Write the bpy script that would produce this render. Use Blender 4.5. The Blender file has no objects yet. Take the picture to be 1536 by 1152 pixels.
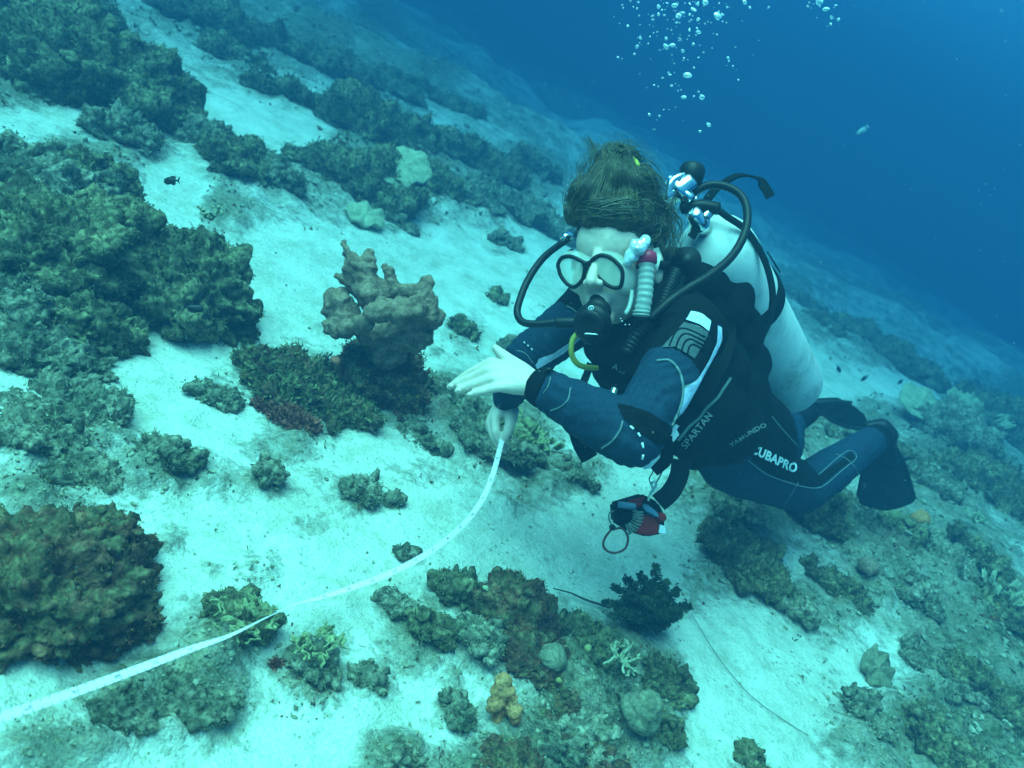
import bpy, bmesh, math, random
import numpy as np
from mathutils import Vector, Matrix, Quaternion
random.seed(7); rng = np.random.default_rng(7)
S = bpy.context.scene; COL = S.collection
# ------------------------------------------------------------------ camera
W0, H0, FP = 1536.0, 1152.0, 1205.0
ROLL, PITCH, CAMH = math.radians(28), math.radians(22.9), 0.93
_f = Vector((0, math.cos(PITCH), -math.sin(PITCH))); _u0 = Vector((0, math.sin(PITCH), math.cos(PITCH))); _r0 = Vector((1, 0, 0))
CR = _r0 * math.cos(ROLL) + _u0 * math.sin(ROLL); CU = -_r0 * math.sin(ROLL) + _u0 * math.cos(ROLL); CF = _f
CAM = Vector((0, 0, CAMH))
cd = bpy.data.cameras.new('camera'); co = bpy.data.objects.new('camera', cd); COL.objects.link(co)
cd.sensor_width = 36; cd.lens = 36 * FP / W0; cd.clip_start = 0.02; cd.clip_end = 2000
co.matrix_world = Matrix(((CR.x, CU.x, -CF.x, CAM.x), (CR.y, CU.y, -CF.y, CAM.y), (CR.z, CU.z, -CF.z, CAM.z), (0, 0, 0, 1)))
S.camera = co
cd.dof.use_dof = True; cd.dof.focus_distance = 1.5; cd.dof.aperture_fstop = 5.6
# ------------------------------------------------------------------ light: daylight filtered by the water above
SUN_EL, SUN_AZ = math.radians(60), math.radians(-115)      # azimuth from +Y towards +X
w = bpy.data.worlds.new('World'); S.world = w; w.use_nodes = True
nt = w.node_tree; bg = nt.nodes['Background']; sk = nt.nodes.new('ShaderNodeTexSky')
sk.sky_type = 'NISHITA'; sk.sun_disc = False; sk.sun_elevation = SUN_EL; sk.sun_rotation = SUN_AZ
mx = nt.nodes.new('ShaderNodeMix'); mx.data_type = 'RGBA'; mx.blend_type = 'MULTIPLY'; mx.inputs[0].default_value = 1
nt.links.new(sk.outputs[0], mx.inputs[6]); mx.inputs[7].default_value = (0.42, 1.0, 0.60, 1)
nt.links.new(mx.outputs[2], bg.inputs[0]); bg.inputs[1].default_value = 0.15
sd = bpy.data.lights.new('sun', 'SUN'); so = bpy.data.objects.new('sun', sd); COL.objects.link(so)
sd.energy = 5.0; sd.angle = math.radians(60); sd.color = (0.40, 1.0, 0.635)
sdir = Vector((math.cos(SUN_EL) * math.sin(SUN_AZ), math.cos(SUN_EL) * math.cos(SUN_AZ), math.sin(SUN_EL)))
so.rotation_euler = sdir.to_track_quat('Z', 'Y').to_euler(); so.location = (0, 0, 20)
S.view_settings.view_transform = 'Standard'; S.view_settings.look = 'None'; S.view_settings.gamma = 1
S.view_settings.use_curve_mapping = False; S.view_settings.exposure = 2.62
S.render.engine = 'CYCLES'
cy = S.cycles; cy.max_bounces = 6; cy.diffuse_bounces = 2; cy.glossy_bounces = 3; cy.transmission_bounces = 6
cy.volume_bounces = 1; cy.transparent_max_bounces = 8; cy.use_denoising = True; cy.caustics_reflective = False; cy.caustics_refractive = False
# ------------------------------------------------------------------ helpers
def px(u, v, d):
    return CAM + CF * d + CR * ((u - W0 / 2) / FP * d) - CU * ((v - H0 / 2) / FP * d)
def drop(x, y):
    q = np.maximum(0, y * 0.80 + x * 0.60 - 3.2); return np.minimum(2.5, 0.010 * q ** 1.35)
def gnd(u, v, h=0.0):
    r = CF + CR * ((u - W0 / 2) / FP) - CU * ((v - H0 / 2) / FP)
    if r.z > -0.02: r = Vector((r.x, r.y, -0.02))
    t = (h - CAMH) / r.z
    for i in range(60):                                     # walk down the falling slope
        p = CAM + r * t; e = p.z - h + float(drop(p.x, p.y))
        if e < 0.002 or t > 60: break
        t += e / -r.z * 0.5
    return CAM + r * t
def gdep(u, v, h=0.0):
    return (gnd(u, v, h) - CAM).dot(CF)
def V3(*a): return Vector(a)
def _h(ix, iy, iz, s):
    h = (ix.astype(np.uint32) * np.uint32(374761393) + iy.astype(np.uint32) * np.uint32(668265263) + iz.astype(np.uint32) * np.uint32(2147483647 ^ 1274126177) + np.uint32((s * 974711 + 12345) & 0xffffffff))
    h = (h ^ (h >> np.uint32(13))) * np.uint32(1274126177); h = (h ^ (h >> np.uint32(16))) * np.uint32(2246822519)
    return (h ^ (h >> np.uint32(15))).astype(np.float64) / 4294967295.0
def vnoise(P, sc=1.0, s=0):
    Q = np.asarray(P) * sc + 1000.0; I = np.floor(Q).astype(np.int64); f = Q - I; f = f * f * f * (f * (f * 6 - 15) + 10)
    o = 0
    for a in (0, 1):
        for b in (0, 1):
            for c in (0, 1):
                o = o + _h(I[:, 0] + a, I[:, 1] + b, I[:, 2] + c, s) * (f[:, 0] if a else 1 - f[:, 0]) * (f[:, 1] if b else 1 - f[:, 1]) * (f[:, 2] if c else 1 - f[:, 2])
    return o
def fbm(P, sc=1.0, s=0, o=4, g=0.5):
    r = 0; a = 1; t = 0
    for k in range(o):
        r = r + a * (vnoise(P, sc * 2.03 ** k, s + k * 17) - 0.5); t += a; a *= g
    return r / t * 2
def worley(P, sc=1.0, s=0):
    Q = np.asarray(P) * sc + 1000.0; I = np.floor(Q).astype(np.int64); f = Q - I; m = np.full(len(Q), 9.0)
    for a in (-1, 0, 1):
        for b in (-1, 0, 1):
            for c in (-1, 0, 1):
                x, y, z = I[:, 0] + a, I[:, 1] + b, I[:, 2] + c
                d = (a + _h(x, y, z, s) - f[:, 0]) ** 2 + (b + _h(x, y, z, s + 5) - f[:, 1]) ** 2 + (c + _h(x, y, z, s + 9) - f[:, 2]) ** 2
                m = np.minimum(m, d)
    return np.sqrt(m)
def sst(a, b, x):
    t = np.clip((x - a) / (b - a), 0, 1); return t * t * (3 - 2 * t)
def tag(o, label=None, cat=None, group=None, kind=None):
    if label: o['label'] = label
    if cat: o['category'] = cat
    if group: o['group'] = group
    if kind: o['kind'] = kind
    return o
def empty(name, loc, label, cat, group=None):
    o = bpy.data.objects.new(name, None); COL.objects.link(o); o.location = loc; o.empty_display_size = 0.05
    return tag(o, label, cat, group)
def link(name, me, mat, parent=None):
    o = bpy.data.objects.new(name, me); COL.objects.link(o)
    if mat is not None and not me.materials:
        for m in (mat if isinstance(mat, (list, tuple)) else [mat]): me.materials.append(m)
    if parent is not None:
        o.parent = parent; o.matrix_parent_inverse = Matrix.Translation(-parent.location) if parent.type == 'EMPTY' else Matrix.Identity(4)
    return o
def npmesh(name, V, F, smooth=True, attr=None, uv=None):
    """F: list of (k,n) int arrays of polygons with n corners"""
    if not isinstance(F, (list, tuple)): F = [F]
    F = [np.asarray(f) for f in F if len(f)]
    me = bpy.data.meshes.new(name); V = np.asarray(V, dtype=np.float32)
    nl = sum(f.size for f in F); npoly = sum(len(f) for f in F)
    me.vertices.add(len(V)); me.vertices.foreach_set('co', V.ravel())
    me.loops.add(nl); me.loops.foreach_set('vertex_index', np.concatenate([f.ravel() for f in F]).astype(np.int32))
    me.polygons.add(npoly); st = []; o = 0
    for f in F:
        st.append(o + np.arange(len(f)) * f.shape[1]); o += f.size
    me.polygons.foreach_set('loop_start', np.concatenate(st).astype(np.int32))
    me.update(calc_edges=True); me.validate()
    me.polygons.foreach_set('use_smooth', np.full(len(me.polygons), bool(smooth)))
    for k, a in (attr or {}).items():
        at = me.attributes.new(k, 'FLOAT', 'POINT'); at.data.foreach_set('value', np.asarray(a, dtype=np.float32))
    if uv is not None:
        ul = me.uv_layers.new(name='uv'); li = np.empty(len(me.loops), dtype=np.int32); me.loops.foreach_get('vertex_index', li)
        ul.data.foreach_set('uv', np.asarray(uv, dtype=np.float32)[li].ravel())
    me.update()
    return me
# --- material helpers
def M(name, col=(0.5, 0.5, 0.5), rough=0.6, metal=0.0, spec=0.3, **kw):
    m = bpy.data.materials.new(name); m.use_nodes = True; b = m.node_tree.nodes['Principled BSDF']
    b.inputs['Base Color'].default_value = (*col, 1); b.inputs['Roughness'].default_value = rough; b.inputs['Metallic'].default_value = metal
    b.inputs['Specular IOR Level'].default_value = spec
    for k, v in kw.items(): b.inputs[k.replace('_', ' ')].default_value = v
    return m
class NT:
    def __init__(s, m): s.t = m.node_tree; s.b = s.t.nodes['Principled BSDF']; s.tc = None
    def n(s, ty, **kw):
        x = s.t.nodes.new('ShaderNode' + ty)
        for k, v in kw.items(): setattr(x, k, v)
        return x
    def l(s, a, b): s.t.links.new(a, b)
    def co(s, what='Object'):
        if s.tc is None: s.tc = s.n('TexCoord')
        return s.tc.outputs[what]
    def noise(s, sc, det=4, vec=None, rough=0.55, dist=0.0):
        x = s.n('TexNoise'); x.inputs['Scale'].default_value = sc; x.inputs['Detail'].default_value = det; x.inputs['Roughness'].default_value = rough
        x.inputs['Distortion'].default_value = dist
        s.l(vec if vec is not None else s.co(), x.inputs['Vector']); return x.outputs['Fac']
    def voro(s, sc, vec=None, feat='F1', out='Distance'):
        x = s.n('TexVoronoi', feature=feat); x.inputs['Scale'].default_value = sc
        s.l(vec if vec is not None else s.co(), x.inputs['Vector']); return x.outputs[out]
    def ramp(s, fac, stops, interp='LINEAR'):
        x = s.n('ValToRGB'); e = x.color_ramp.elements; x.color_ramp.interpolation = interp
        while len(e) < len(stops): e.new(0.5)
        for i, (p, c) in enumerate(stops):
            e[i].position = p; e[i].color = (*(c if hasattr(c, '__len__') else (c, c, c)), 1)
        s.l(fac, x.inputs[0]); return x.outputs[0]
    def mix(s, fac, a, b, mode='MIX'):
        x = s.n('Mix', data_type='RGBA', blend_type=mode)
        for v, i in ((fac, 0), (a, 6), (b, 7)):
            if isinstance(v, (int, float)): x.inputs[i].default_value = v if i == 0 else (v, v, v, 1)
            elif isinstance(v, (tuple, list)): x.inputs[i].default_value = (*v, 1)
            else: s.l(v, x.inputs[i])
        return x.outputs[2]
    def math(s, op, a, b=0.0, c=0.0):
        x = s.n('Math', operation=op)
        for v, i in ((a, 0), (b, 1), (c, 2)):
            if isinstance(v, (int, float)): x.inputs[i].default_value = v
            else: s.l(v, x.inputs[i])
        return x.outputs[0]
    def bump(s, h, strength=0.5, dist=0.01):
        x = s.n('Bump'); x.inputs['Strength'].default_value = strength; x.inputs['Distance'].default_value = dist
        s.l(h, x.inputs['Height']); s.l(x.outputs[0], s.b.inputs['Normal'])
    def attr(s, name):
        x = s.n('Attribute'); x.attribute_name = name; return x.outputs['Fac']
    def base(s, c): s.l(c, s.b.inputs['Base Color'])
# ------------------------------------------------------------------ materials of the reef
def reef_mat(name, cols, bscale=60, dist=0.012, seedv=0.0):
    m = M(name, rough=0.95, spec=0.08); n = NT(m)
    c = n.ramp(n.noise(9 + seedv, 5, rough=0.65, dist=0.4), [(0.30, cols[0]), (0.43, cols[1]), (0.53, cols[2]), (0.66, cols[3])])
    s = n.ramp(n.noise(bscale * 1.3, 3), [(0.33, 0.35), (0.52, 0.9), (0.7, 1.7)])
    c = n.mix(1.0, c, s, 'MULTIPLY')
    pale = n.ramp(n.voro(55), [(0.05, 1.0), (0.16, 0.0)]); pale = n.math('MULTIPLY', pale, n.ramp(n.noise(14, 2), [(0.52, 0.0), (0.62, 0.8)]))
    c = n.mix(pale, c, (0.42, 0.42, 0.30)); n.base(c)
    h = n.math('ADD', n.noise(bscale, 5, rough=0.7), n.math('MULTIPLY', n.voro(bscale * 0.8), 0.6))
    n.bump(h, 0.9, dist); return m
MROCK = reef_mat('reef_rock_green', [(0.035, 0.036, 0.020), (0.12, 0.105, 0.060), (0.19, 0.175, 0.090), (0.31, 0.26, 0.14)])
MRED = reef_mat('reef_rock_red', [(0.045, 0.028, 0.018), (0.16, 0.075, 0.045), (0.14, 0.12, 0.06), (0.25, 0.12, 0.065)], seedv=3)
MGREY = reef_mat('reef_rubble', [(0.08, 0.085, 0.055), (0.17, 0.165, 0.11), (0.24, 0.22, 0.15), (0.36, 0.33, 0.24)], seedv=5)
def sand_mat():
    m = M('sand', rough=0.95, spec=0.1); n = NT(m)
    c = n.ramp(n.noise(2.5, 4), [(0.3, (0.66, 0.64, 0.55)), (0.7, (0.76, 0.75, 0.66))])
    g = n.ramp(n.noise(190, 3, rough=0.7), [(0.30, 0.72), (0.5, 1.0), (0.7, 1.08)]); c = n.mix(1.0, c, g, 'MULTIPLY')
    sp = n.math('MULTIPLY', n.ramp(n.math('ADD', n.voro(58), n.math('MULTIPLY', n.noise(160, 3), .22)), [(0.22, 1.0), (0.40, 0.0)]), n.ramp(n.noise(8, 5, rough=.75), [(0.44, 0.0), (0.60, 0.65)]))
    fl = n.ramp(n.noise(6.5, 7, rough=0.75), [(0.42, 0.0), (0.54, 0.42), (0.70, 0.68)]); fl = n.math('MULTIPLY', fl, n.ramp(n.noise(24, 5, rough=.7), [(0.36, 0.15), (0.56, 1.0)])); c = n.mix(fl, c, n.mix(n.noise(70, 4, rough=.75), (0.15, 0.17, 0.09), (0.48, 0.48, 0.34)))
    c = n.mix(sp, c, (0.16, 0.16, 0.10))
    cov = n.attr('cover')
    e = n.math('ADD', cov, n.math('MULTIPLY', n.math('SUBTRACT', n.noise(38, 6, rough=0.72), 0.5), 1.15))
    e = n.math('ADD', e, n.math('MULTIPLY', n.math('SUBTRACT', n.noise(7, 3), 0.5), 0.8))
    k = n.ramp(e, [(0.30, 0.0), (0.60, 0.75), (0.95, 1.0)])
    alg = n.ramp(n.noise(16, 5, rough=0.7), [(0.30, (0.06, 0.065, 0.03)), (0.44, (0.15, 0.15, 0.08)), (0.54, (0.22, 0.20, 0.12)), (0.68, (0.33, 0.30, 0.20))])
    rd = n.ramp(n.noise(5, 4), [(0.57, 0.0), (0.68, 0.55)]); alg = n.mix(rd, alg, (0.22, 0.10, 0.07))
    s = n.ramp(n.noise(95, 4, rough=0.7), [(0.33, 0.40), (0.52, 1.0), (0.70, 1.6)]); alg = n.mix(1.0, alg, s, 'MULTIPLY')
    n.base(n.mix(k, c, alg))
    h = n.math('ADD', n.noise(70, 5, rough=0.65), n.math('MULTIPLY', n.noise(240, 3), 0.35))
    h = n.math('ADD', h, n.math('MULTIPLY', n.math('MULTIPLY', n.noise(60, 5, rough=0.7), k), 1.5))
    n.bump(h, 0.8, 0.012); return m
MSAND = sand_mat()
# ------------------------------------------------------------------ seabed
# algae / rubble cover on the sand: (u, v, radius along the image x, radius along y, strength)
COV = [(120, 640, 130, 60, .8), (240, 690, 120, 50, .75), (350, 720, 90, 35, .6), (60, 740, 120, 50, .6), (540, 735, 45, 40, .85), (400, 715, 45, 30, .7), (395, 850, 60, 45, .55), (260, 1010, 150, 90, .8),
       (320, 950, 110, 60, .7), (470, 1000, 60, 70, .8), (100, 1100, 120, 60, .7), (590, 890, 30, 40, .7), (640, 950, 70, 60, .8), (690, 890, 70, 40, .8), (600, 1120, 70, 50, .7), (680, 1010, 40, 60, .5),
       (780, 940, 110, 70, .95), (900, 990, 150, 90, 1.0), (830, 1080, 130, 70, .9), (970, 1080, 90, 80, 1.0), (760, 1130, 130, 50, 1.0), (1000, 1000, 60, 60, .9),
       (700, 600, 90, 80, .8), (640, 600, 120, 55, .7), (620, 690, 100, 55, .55), (760, 745, 100, 50, .5), (890, 765, 90, 45, .42), (560, 625, 70, 35, .5), (500, 780, 70, 35, .42), (620, 800, 60, 25, .36), (1000, 800, 60, 40, .4), (250, 800, 60, 30, .4), (760, 640, 120, 60, .85), (840, 700, 90, 60, .7), (660, 690, 80, 50, .5), (700, 480, 40, 40, .7), (755, 440, 30, 20, .5), (750, 370, 35, 20, .5),
       (450, 580, 110, 70, .9), (440, 640, 100, 50, .8), (330, 570, 70, 40, .5), (340, 310, 60, 50, .8), (220, 200, 160, 100, .9), (90, 100, 160, 110, 1.0), (60, 20, 160, 60, 1.0), (170, 90, 90, 60, .9),
       (330, 240, 90, 60, .7), (440, 270, 60, 40, .7), (400, 150, 60, 22, .6), (540, 240, 120, 80, .9), (560, 160, 90, 40, .8), (680, 230, 100, 60, .9), (790, 250, 90, 60, .9), (760, 310, 100, 40, .75), (680, 300, 60, 30, .5),
       (330, 20, 140, 50, .8), (480, 60, 160, 60, .9), (650, 110, 150, 60, .9), (560, 40, 160, 60, .9), (760, 170, 120, 60, .6),
       (1180, 420, 120, 40, .8), (1330, 520, 160, 60, .85), (1240, 470, 60, 40, .7), (1500, 600, 120, 90, 1.0), (1440, 700, 200, 130, 1.0), (1300, 620, 120, 60, .8), (1220, 650, 90, 60, .8), (1160, 760, 120, 80, .85), (1050, 740, 90, 60, .6),
       (1110, 860, 110, 90, .85), (1250, 800, 150, 80, .9), (1400, 830, 160, 90, .9), (1190, 900, 80, 60, .75), (1500, 950, 200, 130, 1.0), (1420, 1060, 170, 120, .9), (1290, 900, 90, 60, .8), (1330, 1000, 80, 60, .5), (1250, 1100, 60, 60, .5), (1510, 1120, 140, 100, 1.0), (1130, 1140, 50, 40, .7), (1200, 1010, 60, 50, .3)]
RH = [
 (190, 405, 120, .9, .19, 0, 'rugged olive coral mass joining the bulging head to the largest head'),
 (150, 490, 80, .8, .10, 0, 'shadowed foot of the olive coral mass above the rubble ledge'),
 (20, 470, 70, .8, .09, 2, 'pale ledge corner at the foot of the largest coral head'),
 (250, 190, 60, .8, .09, 0, 'hazy rock clump between the two upper sand patches'),
 (180, 215, 60, .8, .08, 2, 'hazy grey rubble behind the black damselfish'),
 (310, 225, 50, .8, .08, 2, 'hazy rubble hump beside the round rock at the reef end'),
 (405, 275, 50, .8, .07, 2, 'hazy low rubble hump on the sand channel side of the reef'),
 (455, 255, 36, .8, .06, 0, 'hazy small rock facing the table coral mound'),
 (640, 285, 60, .8, .10, 0, 'hazy rock trailing from the table coral mound'),
 (700, 300, 56, .7, .07, 2, 'hazy weedy bank trailing toward the diver hair'),
 (600, 330, 34, .7, .04, 2, 'hazy low weed patch on sand below the table coral'),
 (760, 365, 30, .7, .03, 2, 'faint weed patch on the sand behind the hose loop'),
 (360, 95, 60, .6, .08, 0, 'dim rock row across the upper sand stripe'),
 (560, 120, 90, .6, .10, 0, 'dim reef bank fading out above the tall coral head'),
 (130, 30, 60, .7, .10, 0, 'dim rock at the start of the upper sand stripe'),
 #  u, v of the base centre, picture radius, depth ratio, height m, material, turf, label
 (285, 455, 112, .9, .20, 0, 'dark bulging coral head at the sandy edge with a small black fish in front'),
 (75, 405, 150, .9, .24, 0, 'broad dark coral head with olive algae, largest of the reef beside the sand channel'),
 (60, 520, 110, .7, .07, 2, 'low pale rubble ledge under the largest coral head'),
 (120, 600, 90, .8, .05, 2, 'low algae covered stone in front of the rubble ledge'),
 (125, 300, 78, .8, .12, 0, 'hazy dark rock behind the bulging coral head'),
 (352, 262, 62, .9, .09, 0, 'rounded dark rock on the far end of the big reef by the sand channel'),
 (60, 285, 120, .8, .12, 2, 'green grey rock shelf behind the largest coral head'),
 (110, 130, 150, .8, .22, 0, 'hazy dark reef mound beyond the upper sand patch'),
 (30, 40, 130, .8, .22, 0, 'dim hazy reef mound behind the nearer hazy mound'),
 (205, 105, 60, .8, .08, 0, 'small hazy rock at the foot of the hazy reef mound'),
 (545, 285, 88, .9, .17, 0, 'dark coral mound carrying a pale table coral'),
 (545, 205, 84, .8, .22, 0, 'tall hazy coral head behind the table coral mound'),
 (615, 215, 50, .8, .16, 0, 'hazy coral head leaning on the tall coral head'),
 (690, 240, 62, .8, .15, 0, 'hazy round coral head across the sand gap from the tall head'),
 (735, 262, 55, .8, .13, 0, 'hazy low coral head between the round heads'),
 (800, 252, 48, .8, .14, 0, 'bushy hazy coral head at the edge of the blue water'),
 (770, 315, 100, .7, .06, 2, 'flat hazy rubble bank in front of the bushy coral heads'),
 (385, 140, 30, .9, .07, 0, 'small hazy coral knob standing in the far sand'),
 (425, 152, 38, .9, .08, 0, 'hazy coral knob, larger one of the pair in the far sand'),
 (480, 170, 48, .8, .06, 0, 'low hazy rock between the far knobs and the tall coral head'),
 (650, 150, 80, .6, .12, 0, 'very faint rock ridge fading into the blue water'),
 (440, 85, 90, .6, .12, 0, 'very faint low ridge on the distant sand'),
 (300, 35, 90, .6, .14, 0, 'faint dark ridge beyond the upper sand stripe'),
 (45, 900, 165, .85, .13, 1, 'dark red brown coral head with feathery algae beside the tape'),
 (150, 840, 95, .8, .10, 1, 'red brown shoulder of coral rock facing the white sand'),
 (190, 920, 62, .8, .05, 1, 'low red brown rock spilling from the red coral head'),
 (362, 930, 52, .9, .045, 0, 'brown coral rock under the twist of the tape'),
 (470, 990, 42, .9, .035, 2, 'knobbly greenish coral rock with tan lobes below the tape'),
 (598, 898, 26, .8, .028, 2, 'small tan rock alone on sand below the tape'),
 (690, 885, 42, .8, .04, 0, 'mossy brown rock with a white shell on it'),
 (650, 950, 40, .7, .03, 0, 'dark weedy clump on sand between the tan rock and the reef patch'),
 (775, 925, 70, .9, .055, 1, 'brown purple coral rock at the top of the low reef patch'),
 (800, 990, 60, .9, .045, 1, 'smooth maroon coral rock in the middle of the low reef patch'),
 (1000, 1025, 52, .9, .045, 0, 'dark rock on the sandy side of the low reef patch below the feather bush'),
 (890, 975, 55, .7, .03, 0, 'rough green rock beneath the feather bush'),
 (770, 1150, 80, .7, .03, 1, 'weedy maroon rock below the orange sponge'),
 (880, 1110, 80, .8, .04, 2, 'pale pinkish rubble rock beside the stacked dome coral'),
 (545, 735, 34, .9, .03, 2, 'green weedy stone alone on the white sand above the tape'),
 (405, 715, 24, .9, .025, 2, 'small round weedy stone on the sand in the row of pebbles'),
 (590, 745, 14, .9, .014, 2, 'tiny stone next to the weedy stone above the tape'),
 (700, 488, 24, .8, .03, 0, 'small dark weedy stone on sand beside the regulator hose loop'),
 (750, 440, 16, .8, .015, 0, 'tiny weedy stone on sand left of the diver face'),
 (1420, 660, 70, .9, .16, 2, 'craggy pale topped reef rock beside the hanging fin'),
 (1500, 640, 80, .9, .22, 0, 'dark reef rock wall at the drop toward blue water'),
 (1475, 740, 90, .9, .16, 0, 'shadowy reef boulder beyond the hanging fin'),
 (1530, 790, 70, .9, .16, 0, 'dark reef boulder beside the shadowy boulder'),
 (1395, 740, 45, .8, .06, 2, 'low rubble stone at the tip of the hanging fin'),
 (1490, 590, 50, .8, .14, 0, 'hazy coral clump on the edge of the right hand reef'),
 (1190, 430, 80, .6, .12, 0, 'faint weedy rock on the sand behind the tank'),
 (1330, 525, 90, .6, .12, 0, 'faint low reef bank with small fish hovering above'),
 (1240, 490, 40, .7, .09, 0, 'faint rock close behind the tank'),
 (1275, 895, 34, .9, .055, 0, 'round weedy boulder with a pinkish top behind the bare sand hollow'),
 (1110, 850, 80, .9, .045, 0, 'mossy rubble mound between the pouch and the bare sand hollow'),
 (1190, 770, 80, .8, .05, 0, 'mossy rubble mound under the diver knee'),
 (1180, 905, 45, .8, .03, 2, 'low weedy stone at the rim of the bare sand hollow'),
 (1400, 850, 60, .8, .05, 2, 'rough grey green rubble hump on the right slope'),
 (1490, 930, 60, .9, .05, 0, 'dark hollow rock holding a yellowish leafy coral'),
 (1500, 1060, 90, .8, .05, 0, 'long brown rubble bank running to the corner of the slope'),
 (1400, 1010, 60, .8, .035, 2, 'low rubble bank beside the ringed disc coral'),
 (1130, 1140, 30, .9, .03, 0, 'small dark weedy stone at the foot of the bare sand'),
 (600, 1130, 45, .8, .022, 2, 'soft green weedy hump on the sand under the tape rocks'),
 (735, 665, 70, .7, .035, 2, 'weedy stone mound behind the hand that holds the tape'),
 (770, 525, 24, .8, .03, 2, 'small tan weedy stone beside the pointing hand'),
 (865, 955, 42, .8, .03, 0, 'lumpy brown rock between the feather bush and the maroon rock'),
 (935, 1050, 40, .8, .03, 2, 'grey weedy rock under the branching coral'),
 (850, 1060, 50, .8, .03, 1, 'reddish weedy rock beside the orange sponge'),
 (990, 1085, 46, .8, .03, 0, 'brown weedy rock beside the beehive dome coral'),
 (715, 965, 44, .8, .03, 2, 'grey weedy rock on the sandy side of the low reef patch'),
 (905, 1145, 60, .7, .025, 1, 'flat maroon crusted rock beneath the beehive dome coral'),
 (690, 1060, 34, .8, .018, 2, 'low grey hump in the sand beside the orange sponge'),
 (1255, 770, 60, .8, .04, 2, 'grey rubble mound right under the shin'),
 (1335, 810, 50, .8, .035, 0, 'brown rubble mound below the hanging fin'),
 (1095, 770, 50, .8, .03, 2, 'pale rubble hump beside the dangling pouch'),
 (1350, 890, 60, .8, .04, 2, 'grey green rubble hump beside the pinkish boulder'),
 (1450, 855, 50, .8, .045, 0, 'dark crusted rubble hump near the leafy hollow rock'),
 (1300, 1075, 50, .8, .025, 2, 'low pale rubble hump next to the disc coral'),
 (1420, 1130, 80, .7, .035, 0, 'brown crusted rock at the bottom of the right slope'),
 (1240, 870, 44, .8, .03, 0, 'mossy brown hump above the bare sand hollow'),
 (1040, 690, 44, .8, .04, 2, 'pale rubble hump behind the hanging strap'),
 (1250, 660, 60, .8, .05, 2, 'pale rubble ridge behind the bent knee'),
 (1340, 690, 40, .8, .06, 0, 'brown rock behind the shin'),
 (250, 690, 50, .7, .03, 2, 'weedy hump in the row of pebbles below the sand tongue'),
 (330, 585, 40, .7, .03, 2, 'weedy fringe stone at the tip of the sand tongue'),
 (130, 700, 60, .7, .035, 2, 'broad weedy hump above the red coral head'),
 (50, 660, 60, .7, .04, 2, 'grey weedy hump beside the low algae covered stone'),
 (690, 590, 54, .7, .035, 2, 'weedy grey hump under the pointing fingers'),
 (640, 650, 40, .7, .02, 2, 'low weedy film covered stone on the sand before the tape hand'),
 (850, 700, 50, .7, .03, 2, 'weedy grey hump under the forearm'),
 (300, 1040, 60, .8, .025, 2, 'low rubble hump under the near end of the tape'),
 (200, 1060, 50, .7, .02, 2, 'flat weedy hump beside the near end of the tape'),
 (560, 1010, 30, .8, .014, 2, 'small flat weedy stone between the tan lobes and the reef patch'),
 (610, 820, 16, .8, .010, 2, 'small pale pebble close above the tape curve'),
]
COV += [(t[0], t[1], t[2] * 1.25, t[2] * 1.1, .62) for t in RH if t[2] < 80]
BARE = [(262, 275, 40, 40, 1.3), (330, 190, 90, 40, .8), (420, 210, 80, 40, .8), (60, 180, 90, 30, .7), (700, 800, 120, 80, .5), (560, 840, 120, 60, .4), (500, 400, 120, 50, .6), (700, 400, 100, 70, .5), (1110, 980, 80, 110, .8), (1170, 1080, 60, 70, .7), (1000, 820, 60, 60, .5), (880, 790, 70, 60, .4), (1090, 540, 60, 40, .4), (1300, 560, 120, 40, .5), (330, 620, 130, 40, .6), (570, 660, 80, 40, .5), (1320, 990, 60, 60, .6), (1200, 830, 50, 40, .5)]
def proj(P):
    D = np.asarray(P) - np.array(CAM); d = D @ np.array(CF); d = np.where(d > 0.05, d, 0.05)
    return W0 / 2 + (D @ np.array(CR)) / d * FP, H0 / 2 - (D @ np.array(CU)) / d * FP, d
GCOV = []
for lst, sg in ((COV, 1), (BARE, -1)):
    for (u, v, a, b, s) in lst:
        c = gnd(u, v); ex = (gnd(u + a * .5, v) - c) * 2; ey = (gnd(u, v + b * .5) - c) * 2
        lim = 0.30 * (c - CAM).length
        if ex.length > lim: ex = ex * (lim / ex.length)
        if ey.length > lim: ey = ey * (lim / ey.length)
        GCOV.append((c, ex, ey, s * sg))
def cover(P):
    r = np.full(len(P), 0.13) + 0.20 * fbm(P * np.array([1, 1, 0]), 1.6, 3, 4, .65) + 0.34 * np.clip(fbm(P * np.array([1, 1, 0]), 8, 41, 3) - .08, 0, 1) + 0.16 * fbm(P * np.array([1, 1, 0]), 24, 43, 2) + 0.45 * sst(4.0, 8.0, np.hypot(P[:, 0], P[:, 1])) * (0.75 + fbm(P * np.array([1, 1, 0]), .55, 8, 3)); neg = np.zeros(len(P))
    for (c, ex, ey, s) in GCOV:
        A = np.array([[ex.x, ey.x], [ex.y, ey.y]])
        if abs(np.linalg.det(A)) < 1e-9: continue
        q = (P[:, :2] - np.array([c.x, c.y])) @ np.linalg.inv(A).T
        g = abs(s) * np.exp(-(q ** 2).sum(1) * 0.9)
        if s > 0: r = np.maximum(r, g)
        else: neg = np.maximum(neg, g)
    return np.clip(r - neg * 0.75, 0, 1)
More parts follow.
